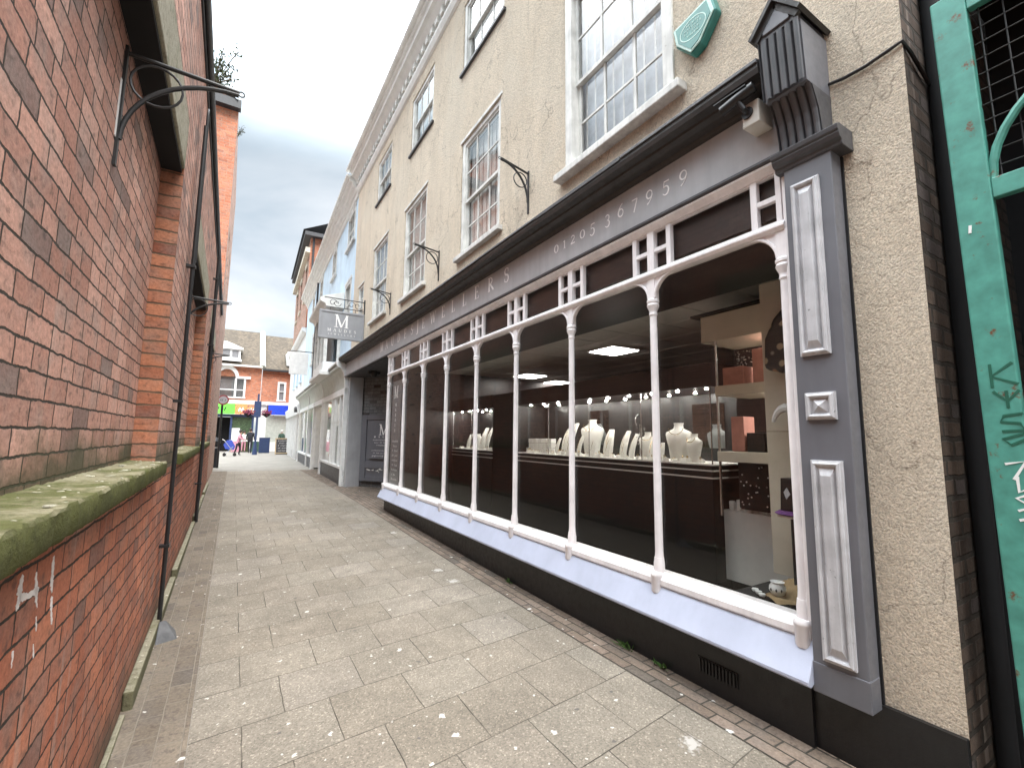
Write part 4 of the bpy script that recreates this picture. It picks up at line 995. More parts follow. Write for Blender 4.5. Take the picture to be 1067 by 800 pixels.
# jewellery busts
def bust(x, y, h, lab, turn=0.0, chain=True):
    t = thing('necklace_bust', lab, 'bust', (x, y, 1.305), turn, group='ivory necklace busts in the cases')
    m = MB(); i0 = 0; n = 18
    prof = [(.0, .22, .12), (.1, .235, .14), (.35, .27, .17), (.55, .33, .18), (.68, .365, .16), (.75, .35, .14), (.80, .24, .125), (.85, .14, .11), (.93, .115, .10), (1.0, .135, .115)]
    rings = []
    for z, rx, ry in prof:
        rings.append([(-ry * h * math.cos(2 * math.pi * k / n) * (1 if True else 1) + (.05 * h * (z - .5)), rx * h * math.sin(2 * math.pi * k / n), z * h) for k in range(n)])
    for rg in rings: m.v += rg
    for a in range(len(rings) - 1):
        for k in range(n): m.f.append((a * n + k, a * n + (k + 1) % n, (a + 1) * n + (k + 1) % n, (a + 1) * n + k))
    m.f.append(tuple(range(n))[::-1]); m.f.append(tuple((len(rings) - 1) * n + k for k in range(n)))
    m.build('torso', 'ivory', t, local=True, smooth=True)
    c = MB(); pts = []
    for k in range(15):
        a = math.pi * k / 14 - math.pi / 2
        pts.append((-.13 * h - .075 * h * math.cos(a), .20 * h * math.sin(a), .86 * h - .17 * h * math.cos(a)))
    c.tube(pts, .0035, 5).build('necklace', 'gold', t, local=True)
    return t
def ramp(x, y, h, lab, turn=0.0):
    t = thing('necklace_ramp', lab, 'necklace stand', (x, y, 1.305), turn, group='curved ivory necklace stands in the cases')
    m = MB(); L = []
    for k in range(9):
        f = k / 8; xx = -.16 * h + .30 * h * f ** 1.6; z = h * (f ** .8); w = h * (.20 - .10 * f + .05 * math.sin(f * 3))
        L.append((xx, w, z))
    i0 = 0
    for xx, w, z in L: m.v += [(xx, -w, z), (xx - .04 * h, 0, z), (xx, w, z), (xx + .05 * h, w * .8, z - .01), (xx + .05 * h, -w * .8, z - .01)]
    for a in range(8):
        for k in range(5): m.f.append((a * 5 + k, a * 5 + (k + 1) % 5, a * 5 + 5 + (k + 1) % 5, a * 5 + 5 + k))
    m.f.append((0, 1, 2, 3, 4)); m.f.append((40, 44, 43, 42, 41))
    m.build('stand', 'ivory', t, local=True, smooth=True)
    MB().tube([(L[k][0] - .045 * h - .004, (L[k][1] * .5) * (1 if False else math.cos(0)) * (1 - 0) * .6, L[k][2]) for k in range(2, 8)], .003, 4).build('chain', 'gold', t, local=True)
    return t
bust(4.24, 3.40, .42, 'largest ivory bust with necklace, behind the second column from the pilaster', .2)
bust(4.20, 3.17, .30, 'small ivory bust at the corner end of the lit counter', -.2)
bust(4.26, 3.86, .32, 'medium ivory bust just beyond the largest one', .3)
bust(4.34, 4.95, .50, 'tall ivory bust rising behind the curved stands', .3)
for x, y, h, lab in ((4.30, 4.55, .36, 'curved ivory stand nearest the mirror in the long case'), (4.32, 4.28, .34, 'curved ivory stand with dark chain beside the mirror'), (4.16, 4.42, .24, 'short curved ivory stand at the front of the long case'), (4.22, 5.05, .28, 'curved ivory stand in front of the tall bust'), (4.32, 5.35, .46, 'tall curved ivory stand behind the white column'), (4.20, 5.55, .24, 'low curved ivory stand left of the tall one'), (4.24, 4.06, .30, 'curved ivory stand hung with stones near the medium bust'),
                        (4.25, 7.80, .42, 'tall curved ivory stand in the far case, right one'), (4.3, 8.1, .42, 'tall curved ivory stand in the far case, middle one'), (4.2, 8.3, .28, 'short curved ivory stand in the far case'), (4.28, 7.5, .24, 'small curved ivory stand in the far case beside the divider')):
    ramp(x, y, h, lab, random.Random(int(y * 100)).uniform(-.3, .3))
for y, x, h, lab in ((7.65, 4.38, .34, 'ivory bust in the far case near the divider'), (8.45, 4.34, .30, 'ivory bust in the far case at its far end')): bust(x, y, h, lab, .25)
for y, x, h, lab in ((3.55, 4.14, .20, 'small curved ivory stand in front of the largest bust'), (3.72, 4.18, .24, 'small curved ivory stand between two ivory busts'), (4.15, 4.16, .20, 'small curved ivory stand below the earring tree'), (4.70, 4.14, .22, 'small curved ivory stand at the glass of the long case'), (5.22, 4.15, .20, 'small curved ivory stand behind the column'), (5.45, 4.30, .38, 'tall curved ivory stand near the trays'), (7.95, 4.18, .30, 'medium curved ivory stand at the front of the far case'), (8.6, 4.22, .30, 'medium curved ivory stand at the far end of the far case')): ramp(x, y, h, lab, .2)
# small pieces on the decks
rr = random.Random(11); base_rb = None
for i in range(70):
    y = rr.uniform(2.95, 6.35) if i < 54 else rr.uniform(7.3, 8.9); x = rr.uniform(4.05, 4.20)
    if base_rb is None:
        base_rb = thing('ring_stand', 'small white ring stand near the front of the counter deck', 'ring stand', (x, y, 1.306), group='small ring stands on the counter decks')
        MB().prism([(-.028, 0), (.028, 0), (.02, .03), (-.012, .045)], 'y', -.03, .03).build('block', 'ivory', base_rb, local=True, bevel=.004)
        MB().tube([(-.014 + .011 * math.cos(R(q)), 0, .05 + .011 * math.sin(R(q))) for q in range(0, 360, 40)], .003, 5, closed=True).build('ring', 'gold', base_rb, local=True); o = base_rb
    else: o = copy_tree(base_rb); o.location = (x, y, 1.306)
    o.rotation_euler.z = rr.uniform(-.6, .6); k = rr.uniform(.6, 1.15); o.scale = (k, k, k)
for i in range(16):
    y = 5.75 + .13 * (i // 3) + .01 * (i % 3); z = 1.306 + .075 * (i % 3)
    tag(box(4.22, 4.32, y, y + .115, z, z + .07).build('ring_tray', 'ivory', bevel=.006), 'pale stacked ring tray in the long case near the divider', 'tray', 'stacked ring trays')
es = thing('earring_tree', 'dark earring tree with dangling pieces between the busts', 'earring stand', (4.30, 4.02, 1.305))
m = MB().lathe([(.06, 0), (.05, .01), (.008, .02), (.007, .40), (.012, .42)], (4.30, 4.02, 1.305), 12)
m.tube([(4.30, 4.02 + .07 * math.sin(R(a)), 1.72 + .08 * math.cos(R(a)) + .05) for a in range(0, 150, 15)], .007, 6)
m.build('stem', 'chrome', es, smooth=True)
m = MB(); q = random.Random(4)
for i in range(26):
    a, zz = q.uniform(0, 6.28), 1.305 + q.uniform(.15, .4); m.lathe([(0, -.014), (.008, 0), (0, .014)], (4.30 + .06 * math.cos(a), 4.02 + .06 * math.sin(a), zz), 6)
m.build('earrings', 'chrome', es)

# shelf unit, side panel and small goods at the near end
SU = thing('shelf_unit', 'beige open shelf unit with lit shelves at the near end of the shop', 'shelving', (3.7, 2.2, FL))
MB().box(3.40, 3.46, 1.38, 1.935, .60, 2.74).build('side_panel', 'beige', SU, bevel=.003)
MB().box(3.62, 4.16, 1.40, 2.62, 2.42, 2.66).build('header', 'beige', SU, bevel=.003)
MB().box(3.58, 4.18, 1.40, 2.70, 2.665, 2.685).build('top_track', 'rubber', SU)
MB().box(4.15, 4.17, 1.40, 2.64, .9, 2.42).build('back_panel', 'maroon', SU)
for z in (1.93, 1.36): 
    sh = MB().box(3.62, 4.15, 1.40, 2.50, z, z + .085).build('shelf', 'beige', SU, bevel=.003)
    if z > 1.5:
        MB().box(3.7, 4.1, 1.7, 2.1, z - .012, z - .002).build('shelf_light', 'strip', sh)
MB().box(3.75, 4.1, 1.75, 2.1, 2.405, 2.418).build('header_light', 'lightp', SU)
for y in (2.49,): MB().tube([(3.64, y, .9), (3.64, y, 2.42)], .012, 6).build('post', 'chrome', SU)
WC = thing('white_counter', 'pale low counter block with dark kick board at the near end of the shop', 'counter', (4.2, 2.6, FL))
MB().box(4.15, 4.75, 2.14, 2.86, FL + .10, .87).build('cabinet', 'offwhite', WC, bevel=.004); MB().box(4.19, 4.75, 2.16, 2.80, FL, FL + .10).build('kick_board', 'darkwood', WC)
q = random.Random(8)
for i in range(14):
    y, x, h = 2.18 + .046 * i, q.uniform(4.16, 4.34), q.uniform(.03, .10)
    tag(box(x, x + .05, y, y + .038, .872, .872 + h).build('gift_box', 'ivory', bevel=.004), 'small gift box on top of the pale low counter', 'box', 'small gift boxes on the pale counter')
DC = thing('dark_cabinet', 'black glossy cabinet with glittering trinkets behind the pale counter', 'cabinet', (4.9, 3.0, FL))
MB().box(4.85, 5.3, 2.2, 3.3, FL, 1.25).build('body', 'darkwood', DC)
MB().box(4.100, 4.145, 1.95, 2.62, .92, 1.33).build('trinket_rack', 'darkwood', DC); 
m = MB()
for i in range(60): 
    y, z = q.uniform(1.97, 2.60), q.uniform(.95, 1.31); m.lathe([(0, -.009), (.008, 0), (0, .009)], (4.092, y, z), 6)
m.build('trinkets', 'letter', DC)
for (y, z, w, h, c, lab) in ((2.30, 2.017, .20, .17, 'salmon', 'wide salmon gift box on the top beige shelf under the crystal garland'), (2.02, 2.017, .20, .30, 'salmon', 'tall salmon gift box on the top beige shelf beside the panel'), (2.32, 1.447, .12, .30, 'salmon', 'narrow tall salmon box on the lower beige shelf'),
                             (2.15, 1.447, .15, .16, 'darkwood', 'squat black box on the lower beige shelf'), (1.96, 1.447, .17, .24, 'maroon', 'dark brown box on the lower beige shelf beside the panel')):
    tag(box(3.74, 3.90, y, y + w, z, z + h).build('gift_box', c, bevel=.006), lab, 'box')
m = MB()
for i in range(130): 
    y, z = q.uniform(2.15, 2.52), q.uniform(2.05, 2.36); m.lathe([(0, -.008), (.009, 0), (0, .008)], (3.98, y, z), 5)
tag(m.build('crystal_garland', 'chrome'), 'glittering crystal garland on the top beige shelf', 'decoration')
# handbag hanging on the side panel
HB = thing('handbag', 'dark floral handbag hanging against the beige panel at the right edge of the glass', 'handbag', (3.36, 1.66, 2.2))
MB().prism([(1.60, 2.06), (1.74, 2.02), (1.86, 2.06), (1.85, 2.28), (1.78, 2.42), (1.70, 2.50), (1.62, 2.47)], 'x', 3.27, 3.385).build('body', 'floral', HB, bevel=.03)
MB().tube([(3.33, 1.68, 2.40), (3.33, 1.65, 2.58), (3.34, 1.58, 2.62), (3.33, 1.55, 2.35)], .012, 6).build('strap', 'darkwood', HB, smooth=True)
DP = thing('display_plinth', 'low black display plinth inside the right-hand pane', 'plinth', (3.1, 1.6, FL))
MB().box(2.80, 3.38, 1.37, 1.95, FL, .545).build('block', 'carpet', DP, bevel=.004)
PO = thing('jug', 'small white pot with dark motif on burlap in the corner of the window', 'pot', (3.02, 1.70, .572))
MB().lathe([(.024, .0), (.038, .010), (.049, .036), (.047, .056), (.037, .070), (.036, .078), (.042, .084), (.037, .085), (.033, .076)], (3.02, 1.70, .572), 20).build('bowl', 'white_clean', PO, smooth=True)
mt = MB()
for a in (200, 235, 160): mt.lathe([(0, -.012), (.007, 0), (0, .012)], (3.02 + .0475 * math.cos(R(a)), 1.70 + .0475 * math.sin(R(a)), .612), 6)
mt.build('motif', 'rubber', PO)
for k, (x, y) in enumerate(((2.96, 1.79), (2.99, 1.83), (2.93, 1.75))):
    tag(MB().lathe([(.014, 0), (.020, .008), (.020, .018), (.012, .02)], (x, y, .566), 12).build('small_dish', 'white_clean', smooth=True), 'tiny white dish beside the white pot on burlap', 'dish', 'tiny white dishes by the pot')
BU = MB(); n = 14
for i in range(n):
    for j in range(n):
        u, v = i / (n - 1), j / (n - 1)
        BU.v.append((2.92 + .30 * u + .02 * math.sin(v * 9), 1.45 + .31 * v + .02 * math.sin(u * 11), .552 + .025 * abs(math.sin(u * 8 + v * 5)) + .26 * max(0, u - .45) ** 1.1 * (1.0 - .8 * abs(v - .45))))
for i in range(n - 1):
    for j in range(n - 1): BU.f.append((i * n + j, i * n + j + 1, (i + 1) * n + j + 1, (i + 1) * n + j))
tag(BU.build('burlap_cloth', 'burlap', smooth=True), 'crumpled brown burlap cloth under the white pot', 'cloth')
tag(MB().tube([(3.16, 1.44, .66), (3.2, 1.50, .78), (3.22, 1.60, .98)], [.05, .045, .03], 10).build('drift_wood', 'darkwood', smooth=True), 'dark propped piece of wood behind the white pot', 'wood')
GB = thing('gift_bag', 'black paper gift bag with pale emblem on a stand near the side panel', 'bag', (3.25, 1.52, 1.0))
MB().prism([(1.60, 1.092), (1.71, 1.092), (1.70, 1.30), (1.61, 1.30)], 'x', 3.12, 3.20).build('body', 'darkwood', GB, bevel=.004)
MB().prism([(1.64, 1.20), (1.665, 1.165), (1.68, 1.21), (1.66, 1.24)], 'x', 3.114, 3.1195).build('emblem', 'silver', GB)
ST = thing('jewel_stand', 'slim black stand carrying a purple cloth beside the right-hand column', 'stand', (3.16, 1.65, .545))
MB().tube([(3.16, 1.65, .546), (3.16, 1.65, 1.05)], .018, 8).build('leg', 'rubber', ST); MB().lathe([(.09, 0), (.09, .012), (.085, .016)], (3.16, 1.65, 1.05), 16).build('tray', 'offwhite', ST)
MB().lathe([(.09, 0), (.105, .008), (.08, .024), (.06, .022)], (3.16, 1.65, 1.067), 14, sx=1.1).build('cloth', 'purple', ST)
AR = thing('arch_ornament', 'white arched ornament on a glass shelf against the beige panel', 'ornament', (3.3, 1.65, 1.5))
MB().tube([(3.3, 1.73 + .10 * math.cos(R(a)), 1.625 + .15 * math.sin(R(a))) for a in range(20, 181, 16)], [.012 + .02 * math.sin(i / 10 * 3.1) for i in range(11)], 8).build('arch', 'white_clean', AR, smooth=True)
MB().box(3.2, 3.39, 1.40, 1.90, 1.605, 1.613).build('glass_shelf', 'glassc', AR)

# ------------------------------------------------------------------ pale blue building further along
BA = -.030
BB = thing('blue_building', 'pale blue rendered building with white cornice and oriel next to the cream one', 'building', (2.70, 13.2, 0), BA)
def bb(mb, name, mat, parent=None, **k): return mb.build(name, mat, parent or BB, local=True, **k)
BL, BT = 14.2, 8.70
bw = [(.42, 1.62, 7.40, 8.45), (3.9, 4.85, 7.40, 8.45), (7.6, 8.55, 7.40, 8.45), (10.6, 11.5, 7.4, 8.45), (.55, 1.55, 4.9, 6.2), (6.4, 7.4, 4.9, 6.3), (9.6, 10.6, 4.9, 6.3)]
bb(MB().wall(0, .02, BL, 3.0, BT, bw, depth=.14), 'wall', 'blue')
bb(MB().wall(BL, 0, 8, -.1, BT, [], axis='y'), 'end_wall', 'blue')
for a, b, c, d in bw:
    w = bb(box(-.02, .10, a, a + .09, c, d).box(-.02, .10, b - .09, b, c, d).box(-.018, .10, a + .09, b - .09, d - .09, d).box(-.018, .10, a + .09, b - .09, c, c + .06).box(-.03, .02, a - .05, b + .05, d + .002, d + .09), 'window', 'white_worn')
    bb(box(-.08, .02, a - .1, b + .1, c - .08, c - .002), 'sill', 'white_worn', w)
    m = MB(); mz = (c + d) / 2
    m.box(.03, .06, a + .09, b - .09, mz - .025, mz + .025)
    for i in (1, 2): y = a + .09 + (b - a - .18) * i / 3; m.box(.032, .058, y - .012, y + .012, c + .06, d - .09)
    bb(m, 'sash', 'white_worn', w); bb(box(.045, .049, a + .09, b - .09, c + .06, d - .09), 'pane', 'glassw', w); bb(box(.3, .31, a, b, c, d), 'curtain', 'curtain', w)
bb(MB().prism([(0, 8.55), (-.05, 8.57), (-.06, 8.68), (-.10, 8.70), (-.14, 8.80), (-.2, 8.82), (-.22, 8.92), (-.30, 8.95), (-.32, 9.06), (0, 9.06)], 'y', .03, BL), 'cornice', 'cornice')
bb(MB().prism([(-.33 + .065 * math.cos(R(t)), 9.10 + .08 * math.sin(R(t))) for t in range(180, 361, 20)], 'y', .0, BL), 'gutter', 'cornice')
bb(MB().quad((-.3, 0, 9.08), (-.3, BL, 9.08), (4, BL, 12), (4, 0, 12)), 'roof', 'roof')
bb(MB().tube([(-.08, 8.9, 8.5), (-.08, 8.9, 3.5)], .045, 8), 'down_pipe', 'gutter', smooth=True)
# oriel window
o0, o1, op = 2.0, 4.7, -.50
m = MB().box(op, -.002, o0, o1, 3.55, 3.85).box(op - .1, -.002, o0 - .12, o1 + .12, 3.42, 3.54)
ori = bb(m, 'oriel', 'white_clean', bevel=.01)
m = MB()
for y in (o0, o0 + .86, o0 + 1.78, o1 - .1): m.box(op, op + .1, y, y + .10, 3.851, 5.55)
m.box(-.10, -.003, o0, o0 + .09, 3.851, 5.55).box(-.10, -.003, o1 - .09, o1, 3.851, 5.55)
m.box(op + .02, op + .08, o0 + .1, o1 - .1, 4.9, 4.95)
bb(m, 'mullions', 'white_worn', ori)
bb(box(op + .05, op + .055, o0 + .1, o1 - .1, 3.86, 5.54).box(op + .1, -.1, o0 + .04, o0 + .045, 3.86, 5.54).box(op + .1, -.1, o1 - .045, o1 - .04, 3.86, 5.54), 'pane', 'glassw', ori)
bb(box(-.2, -.19, o0 + .1, o1 - .1, 3.86, 5.54), 'curtain', 'curtain', ori)
bb(MB().prism([(0, 5.56), (op - .02, 5.56), (op - .06, 5.66), (op - .20, 5.72), (op - .22, 5.82), (op - .1, 5.9), (0, 6.1)], 'y', o0 - .25, o1 + .25), 'oriel_roof', 'cornice', ori, bevel=.008)
# the old white shopfront under it
FS = thing('white_shopfront', 'old white timber shopfront with curved sage fascia and two bays below the oriel', 'shopfront', (2.70, 13.2, 0), BA)
def fs(mb, name, mat, parent=None, **k): return mb.build(name, mat, parent or FS, local=True, **k)
f0, f1 = .12, 14.0
prof = [(0, 2.88), (-.06, 2.88), (-.08, 2.95)] + [(-.08 - .20 * (1 - math.cos(R(a))), 2.96 + .46 * math.sin(R(a))) for a in range(0, 91, 15)] + [(-.31, 3.44), (-.31, 3.50), (0, 3.56)]
fs(MB().prism(prof, 'y', f0, f1), 'fascia', 'fascia_pale')
for y in (f0 - .02, 4.6, 9.3, f1 - .1): fs(MB().prism([(-.0, 2.86), (-.09, 2.86)] + [(-.11 - .20 * (1 - math.cos(R(a))), 2.96 + .48 * math.sin(R(a))) for a in range(0, 91, 15)] + [(-.36, 3.5), (-.36, 3.60), (-.2, 3.72), (0, 3.6)], 'y', y, y + .12), 'fascia_bracket', 'white_clean')
fs(box(-.36, 0, f0, f1, 3.562, 3.62), 'fascia_top', 'white_clean', bevel=.01)
fs(box(-.10, .05, f0, f1, 2.70, 2.879), 'head_rail', 'white_clean')
fs(box(-.06, .04, f0, 4.8, .1, .60), 'stall_riser', 'grey_d'); fs(box(-.06, .04, 7.4, f1, .1, .60), 'stall_riser', 'grey_d')
for y in (f0 - .0, 4.65, 7.35, 9.4, f1 - .14): fs(box(-.12, .03, y, y + .13, .1, 2.87), 'pilaster', 'white_clean', bevel=.01)
m = MB()
for y in (.95, 1.9, 2.5): m.box(-.08, .0, y, y + .10, .66, 2.70).box(-.085, .004, y - .02, y + .12, 1.95, 2.02)
for y in (11.4,): m.box(-.05, .0, y, y + .05, .66, 2.70)
m.box(-.09, .05, f0, 4.65, .60, .67).box(-.09, .05, 7.4, f1, .60, .67)
fs(m, 'glazing_bar', 'white_clean')
fs(MB().quad((-.01, f0 + .1, .67), (-.01, 4.7, .67), (-.01, 4.7, 2.7), (-.01, f0 + .1, 2.7)), 'pane', 'glassw')
fs(MB().quad((-.01, 7.4, .67), (-.01, f1 - .1, .67), (-.01, f1 - .1, 2.7), (-.01, 7.4, 2.7)), 'pane', 'glassw')
fs(box(.6, .64, 1.0, 13.5, 2.68, 2.70), 'shop_light', 'lightp')
fs(box(.6, .64, 5.4, 6.9, .2, 2.7), 'door', 'cream'); fs(box(.58, .599, 5.7, 6.6, .95, 2.5), 'door_glass', 'glassc')
fs(box(.0, .62, 4.8, 4.86, .2, 2.7), 'lobby_side', 'white_clean'); fs(box(.0, .62, 7.3, 7.35, .2, 2.7), 'lobby_side', 'white_clean')
fs(box(1.3, 1.4, .1, 14, .2, 2.9), 'display_back', 'grey_d'); fs(box(.06, 1.3, .1, 4.7, .5, .56), 'display_floor', 'wood'); fs(box(.06, 1.3, 7.4, 14, .5, .56), 'display_floor', 'wood'); fs(box(.06, 1.3, .1, 14, 2.72, 2.78), 'display_ceiling', 'cream')
for y, z, c, lab, h in ((10.3, .57, 'bluecloth', 'blue garment on display in the white shop window', 1.5), (8.3, .57, 'royal', 'bright blue display block in the white shop window', 1.7), (3.2, .57, 'grn_win', 'dark green display piece in the nearest white shop window', 1.3), (4.1, .57, 'salmon', 'salmon display piece in the nearest white shop window', .9), (12.4, .57, 'lime', 'lime display piece at the far end of the white shop window', 1.4), (9.0, .57, 'greencloth', 'dark green garment beside the blue block in the white shop window', 1.2)):
    P = Matrix.Translation((2.70, 13.2, 0)) @ Matrix.Rotation(BA, 4, 'Z') @ Vector((.30, y, z))
    tag(MB().lathe([(.14, 0), (.20, h * .3), (.15, h * .6), (.2, h * .85), (.06, h)], P, 12, sy=1.3).build('window_display', c, smooth=True), lab, 'display')
WBN = thing('window_band', 'lime green band across the top inside the far white shop window', 'banner', tuple(Matrix.Translation((2.70, 13.2, 0)) @ Matrix.Rotation(BA, 4, 'Z') @ Vector((.2, 8.5, 2.2))), BA)
MB().box(0, .02, 0, 4.6, 0, .34).build('panel', 'lime', WBN, local=True)  # plain lime band behind the glass
# white square hanging sign
HW = thing('hanging_sign', 'blank square white hanging sign further down the alley beyond the oriel', 'sign', (2.95, 21.0, 4))
MB().box(1.82, 2.54, 20.97, 21.03, 4.06, 5.0).build('sign_board', 'white_clean', HW, bevel=.01)
MB().tube([(1.80, 21, 5.05), (2.95, 21, 5.05)], .02, 8).tube([(2.7, 21, 5.04), (2.9, 21, 4.6)], .012, 6).build('bracket', 'iron', HW)

# further white facade and tall brick house
WB = thing('white_building', 'narrow white and blue fronted building beyond the blue one', 'building', (3.13, 27.42, 0), BA)
def wb(mb, name, mat, parent=None, **k): return mb.build(name, mat, parent or WB, local=True, **k)
ww = [(1, 1.9, 4.6, 6.2), (3.4, 4.3, 4.6, 6.2), (5.8, 6.7, 4.6, 6.2)]
wb(MB().wall(0, 0, 11, 3.2, 7.4, ww, depth=.1), 'wall', 'white_clean')
wb(MB().wall(11, 0, 9, -.1, 7.4, [], axis='y').wall(0, 0, 9, -.1, 7.4, [], axis='y'), 'side_wall', 'brick_far_xz')
for a, b, c, d in ww:
    w = wb(box(-.04, .06, a, a + .1, c, d).box(-.04, .06, b - .1, b, c, d).box(-.038, .06, a + .1, b - .1, d - .1, d).box(-.1, .06, a - .1, b + .1, c - .1, c), 'window', 'blue'); wb(box(.02, .03, a, b, c, d), 'pane', 'curtain', w)
wb(MB().prism([(0, 7.2), (-.2, 7.3), (-.25, 7.5), (0, 7.5)], 'y', 0, 11), 'cornice', 'white_clean')
wb(MB().quad((-.2, 0, 7.45), (-.2, 11, 7.45), (4, 11, 9.5), (4, 0, 9.5)), 'roof', 'roof')
wb(MB().prism([(0, 2.7), (-.12, 2.7), (-.2, 3.2), (-.1, 3.3), (0, 3.3)], 'y', .05, 10.9), 'fascia', 'white_clean')
for y in (.05, 1.6, 2.5, 3.6, 5.0, 6.2, 7.4, 8.6, 9.8, 10.75): wb(box(-.08, .03, y, y + .14, .1, 2.7), 'pilaster', 'white_clean')
wb(box(.0, .05, .05, 10.9, .1, .6), 'stall_riser', 'grey_d'); wb(box(.01, .02, .05, 10.9, .6, 2.7), 'pane', 'glass'); wb(box(.6, .65, .05, 10.9, .1, 2.9), 'display_back', 'fascia_pale')
wb(MB().tube([(-.1, .9, 2.95), (-.3, .9, 2.95)], .16, 12), 'lamp', 'grey_d')
TR = thing('tall_brick_house', 'tall narrow red brick house with dark eaves beyond the blue building on the right', 'house', (3.12, 28.0, 0), BA)
def tr(mb, name, mat, parent=None, **k): return mb.build(name, mat, parent or TR, local=True, **k)
RT = 13.0
tr(MB().wall(0, -.0, 7, 7.2, RT, [], axis='y'), 'side_wall', 'brick_far_xz')
tr(MB().wall(0, 0, 9.5, 7.2, RT, [(1.0, 2.0, 9.6, 11.6), (4.2, 5.2, 9.6, 11.6), (7.2, 8.2, 9.6, 11.6)], depth=.12), 'street_wall', 'brick_far_yz')
for a in (1.0, 4.2, 7.2):
    w = tr(box(-.06, .1, a - .1, a + 1.1, 11.6, 11.85).box(-.08, .1, a - .1, a + 1.1, 9.45, 9.6), 'window', 'cream'); tr(box(.08, .1, a, a + 1, 9.6, 11.6), 'pane', 'curtain', w)
tr(box(-.35, 7.2, -.35, 9.6, RT, RT + .22), 'eaves', 'roof'); tr(box(-.25, -.002, .0, 9.5, RT - .9, RT - .6), 'string_course', 'cream')
tr(MB().quad((-.45, -.35, RT + .28), (-.45, 9.6, RT + .28), (3, 9.6, RT + 2.0), (3, -.35, RT + 2.0)), 'roof', 'roof')
tr(MB().tube([(.16, -.08, RT), (.16, -.08, 7.4)], .06, 8), 'down_pipe', 'gutter')

# ------------------------------------------------------------------ the square at the end
QY = 43.0
SB = thing('brick_shop', 'brick shop building across the square with tiled roof, white dormer and arched window', 'building', (0, QY, 0))
SX0, SX1 = -6.0, 1.72
MB().wall(QY, SX0, SX1, 3.2, 7.1, [(-2.05, .62, 4.5, 6.15)], axis='y', depth=.15).build('wall', 'brick_far_xz', SB)
MB().quad((SX0, QY - .35, 7.05), (SX1, QY - .35, 7.05), (SX1, QY + 5, 10.95), (SX0, QY + 5, 10.95)).quad((SX0, QY + 5, 10.95), (SX1, QY + 5, 10.95), (SX1, QY + 10, 7), (SX0, QY + 10, 7)).build('roof', 'slate', SB)
MB().box(SX0, SX1, QY - .40, QY - .02, 6.98, 7.10).build('gutter', 'cornice', SB)
MB().wall(SX0, QY, QY + 10, 0, 7.1, []).build('side_wall', 'brick_far_yz', SB)
MB().tube([(SX1 + .02, QY - .3, 7.05), (SX1 + .02, QY + 4.9, 10.95)], .22, 6).build('party_parapet', 'fascia_pale', SB)
# venetian window
cxw = -.72
w = MB()
w.prism([(cxw + .62 * math.cos(R(a)), 6.0 + .72 * math.sin(R(a))) for a in range(0, 181, 12)] + [(cxw - .82, 6.0), (cxw - .82, 6.08)] + [(cxw + .82 * math.cos(R(a)), 6.08 + .95 * math.sin(R(a))) for a in range(180, -1, -12)] + [(cxw + .82, 6.0)], 'y', QY - .14, QY + .02)
w.box(-2.15, cxw - .82, QY - .16, QY + .02, 6.0, 6.18).box(cxw + .82, .95, QY - .16, QY + .02, 6.0, 6.18)
for x in (-2.05, cxw - .68, cxw + .56, .48): w.box(x, x + .14, QY - .08, QY + .06, 4.5, 6.0)
w.box(-2.1, .66, QY - .14, QY + .05, 4.4, 4.5).box(-2.0, .5, QY - .05, QY + .05, 5.05, 5.11)
wv = w.build('arched_window', 'white_clean', SB)
MB().box(-2.0, .55, QY + .03, QY + .05, 4.5, 6.0).prism([(cxw + .62 * math.cos(R(a)), 6.0 + .72 * math.sin(R(a))) for a in range(0, 181, 12)], 'y', QY - .05, QY - .03).build('pane', 'glassw', wv)
MB().box(-2.05, .62, QY + .2, QY + .25, 4.4, 6.1).build('curtain', 'curtain', wv)
dmr = MB().box(-2.1, .1, QY - .1, QY + 3, 7.55, 8.35)
dmr.prism([(-2.25, 8.36), (.25, 8.36), (.25, 8.5), (-.9, 8.95), (-1.1, 8.95), (-2.25, 8.5)], 'y', QY - .25, QY + 3.5)
dw = dmr.build('dormer', 'white_clean', SB)
MB().box(-1.9, -1.3, QY - .13, QY - .102, 7.7, 8.28).box(-1.15, -.65, QY - .13, QY - .102, 7.7, 8.28).box(-.5, -.05, QY - .13, QY - .102, 7.7, 8.28).build('pane', 'curtain', dw)
MB().box(-2.2, .2, QY - .3, QY - .05, 7.38, 7.54).build('sill', 'white_clean', dw)
MB().box(SX0, SX1, QY - .22, QY - .002, 3.95, 4.25).build('fascia_moulding', 'cornice', SB)
MB().box(SX0, SX1, QY - .02, QY + .1, 2.9, 3.1).build('shop_head', 'navy', SB)
m = MB()
for x in (-2.9, -1.35, -.25, 1.25, 1.55): m.box(x, x + .14, QY - .1, QY + .05, .1, 3.0)
m.build('shop_pillar', 'navy', SB)
MB().box(-.11, 1.25, QY + .03, QY + .06, .9, 2.95).build('display_window', 'grn_win', SB)
MB().box(-2.76, -1.35, QY + .6, QY + .7, .1, 2.9).box(-1.2, -.25, QY + 1, QY + 1.1, .1, 2.9).build('dark_interior', 'void', SB)
MB().box(-.1, .45, QY - .02, QY + .02, 1.05, 2.0).build('poster', 'white_clean', SB)
def shop_sign(x0, x1, z0, z1, mat, lab, wr=None, wm='void', seed=1):
    t = thing('shop_sign', lab, 'sign', ((x0 + x1) / 2, QY - .3, z0))
    MB().box(x0, x1, QY - .32, QY - .23, z0, z1).build('board', mat, t)
    if wr:
        m = MB(); scribble(m, (x0 + wr[0], QY - .3205, z0 + wr[2]), (1, 0, 0), (0, 0, 1), (0, -1, 0), wr[1], wr[3], 6, seed, .006); m.build('lettering', wm, t)
    return t
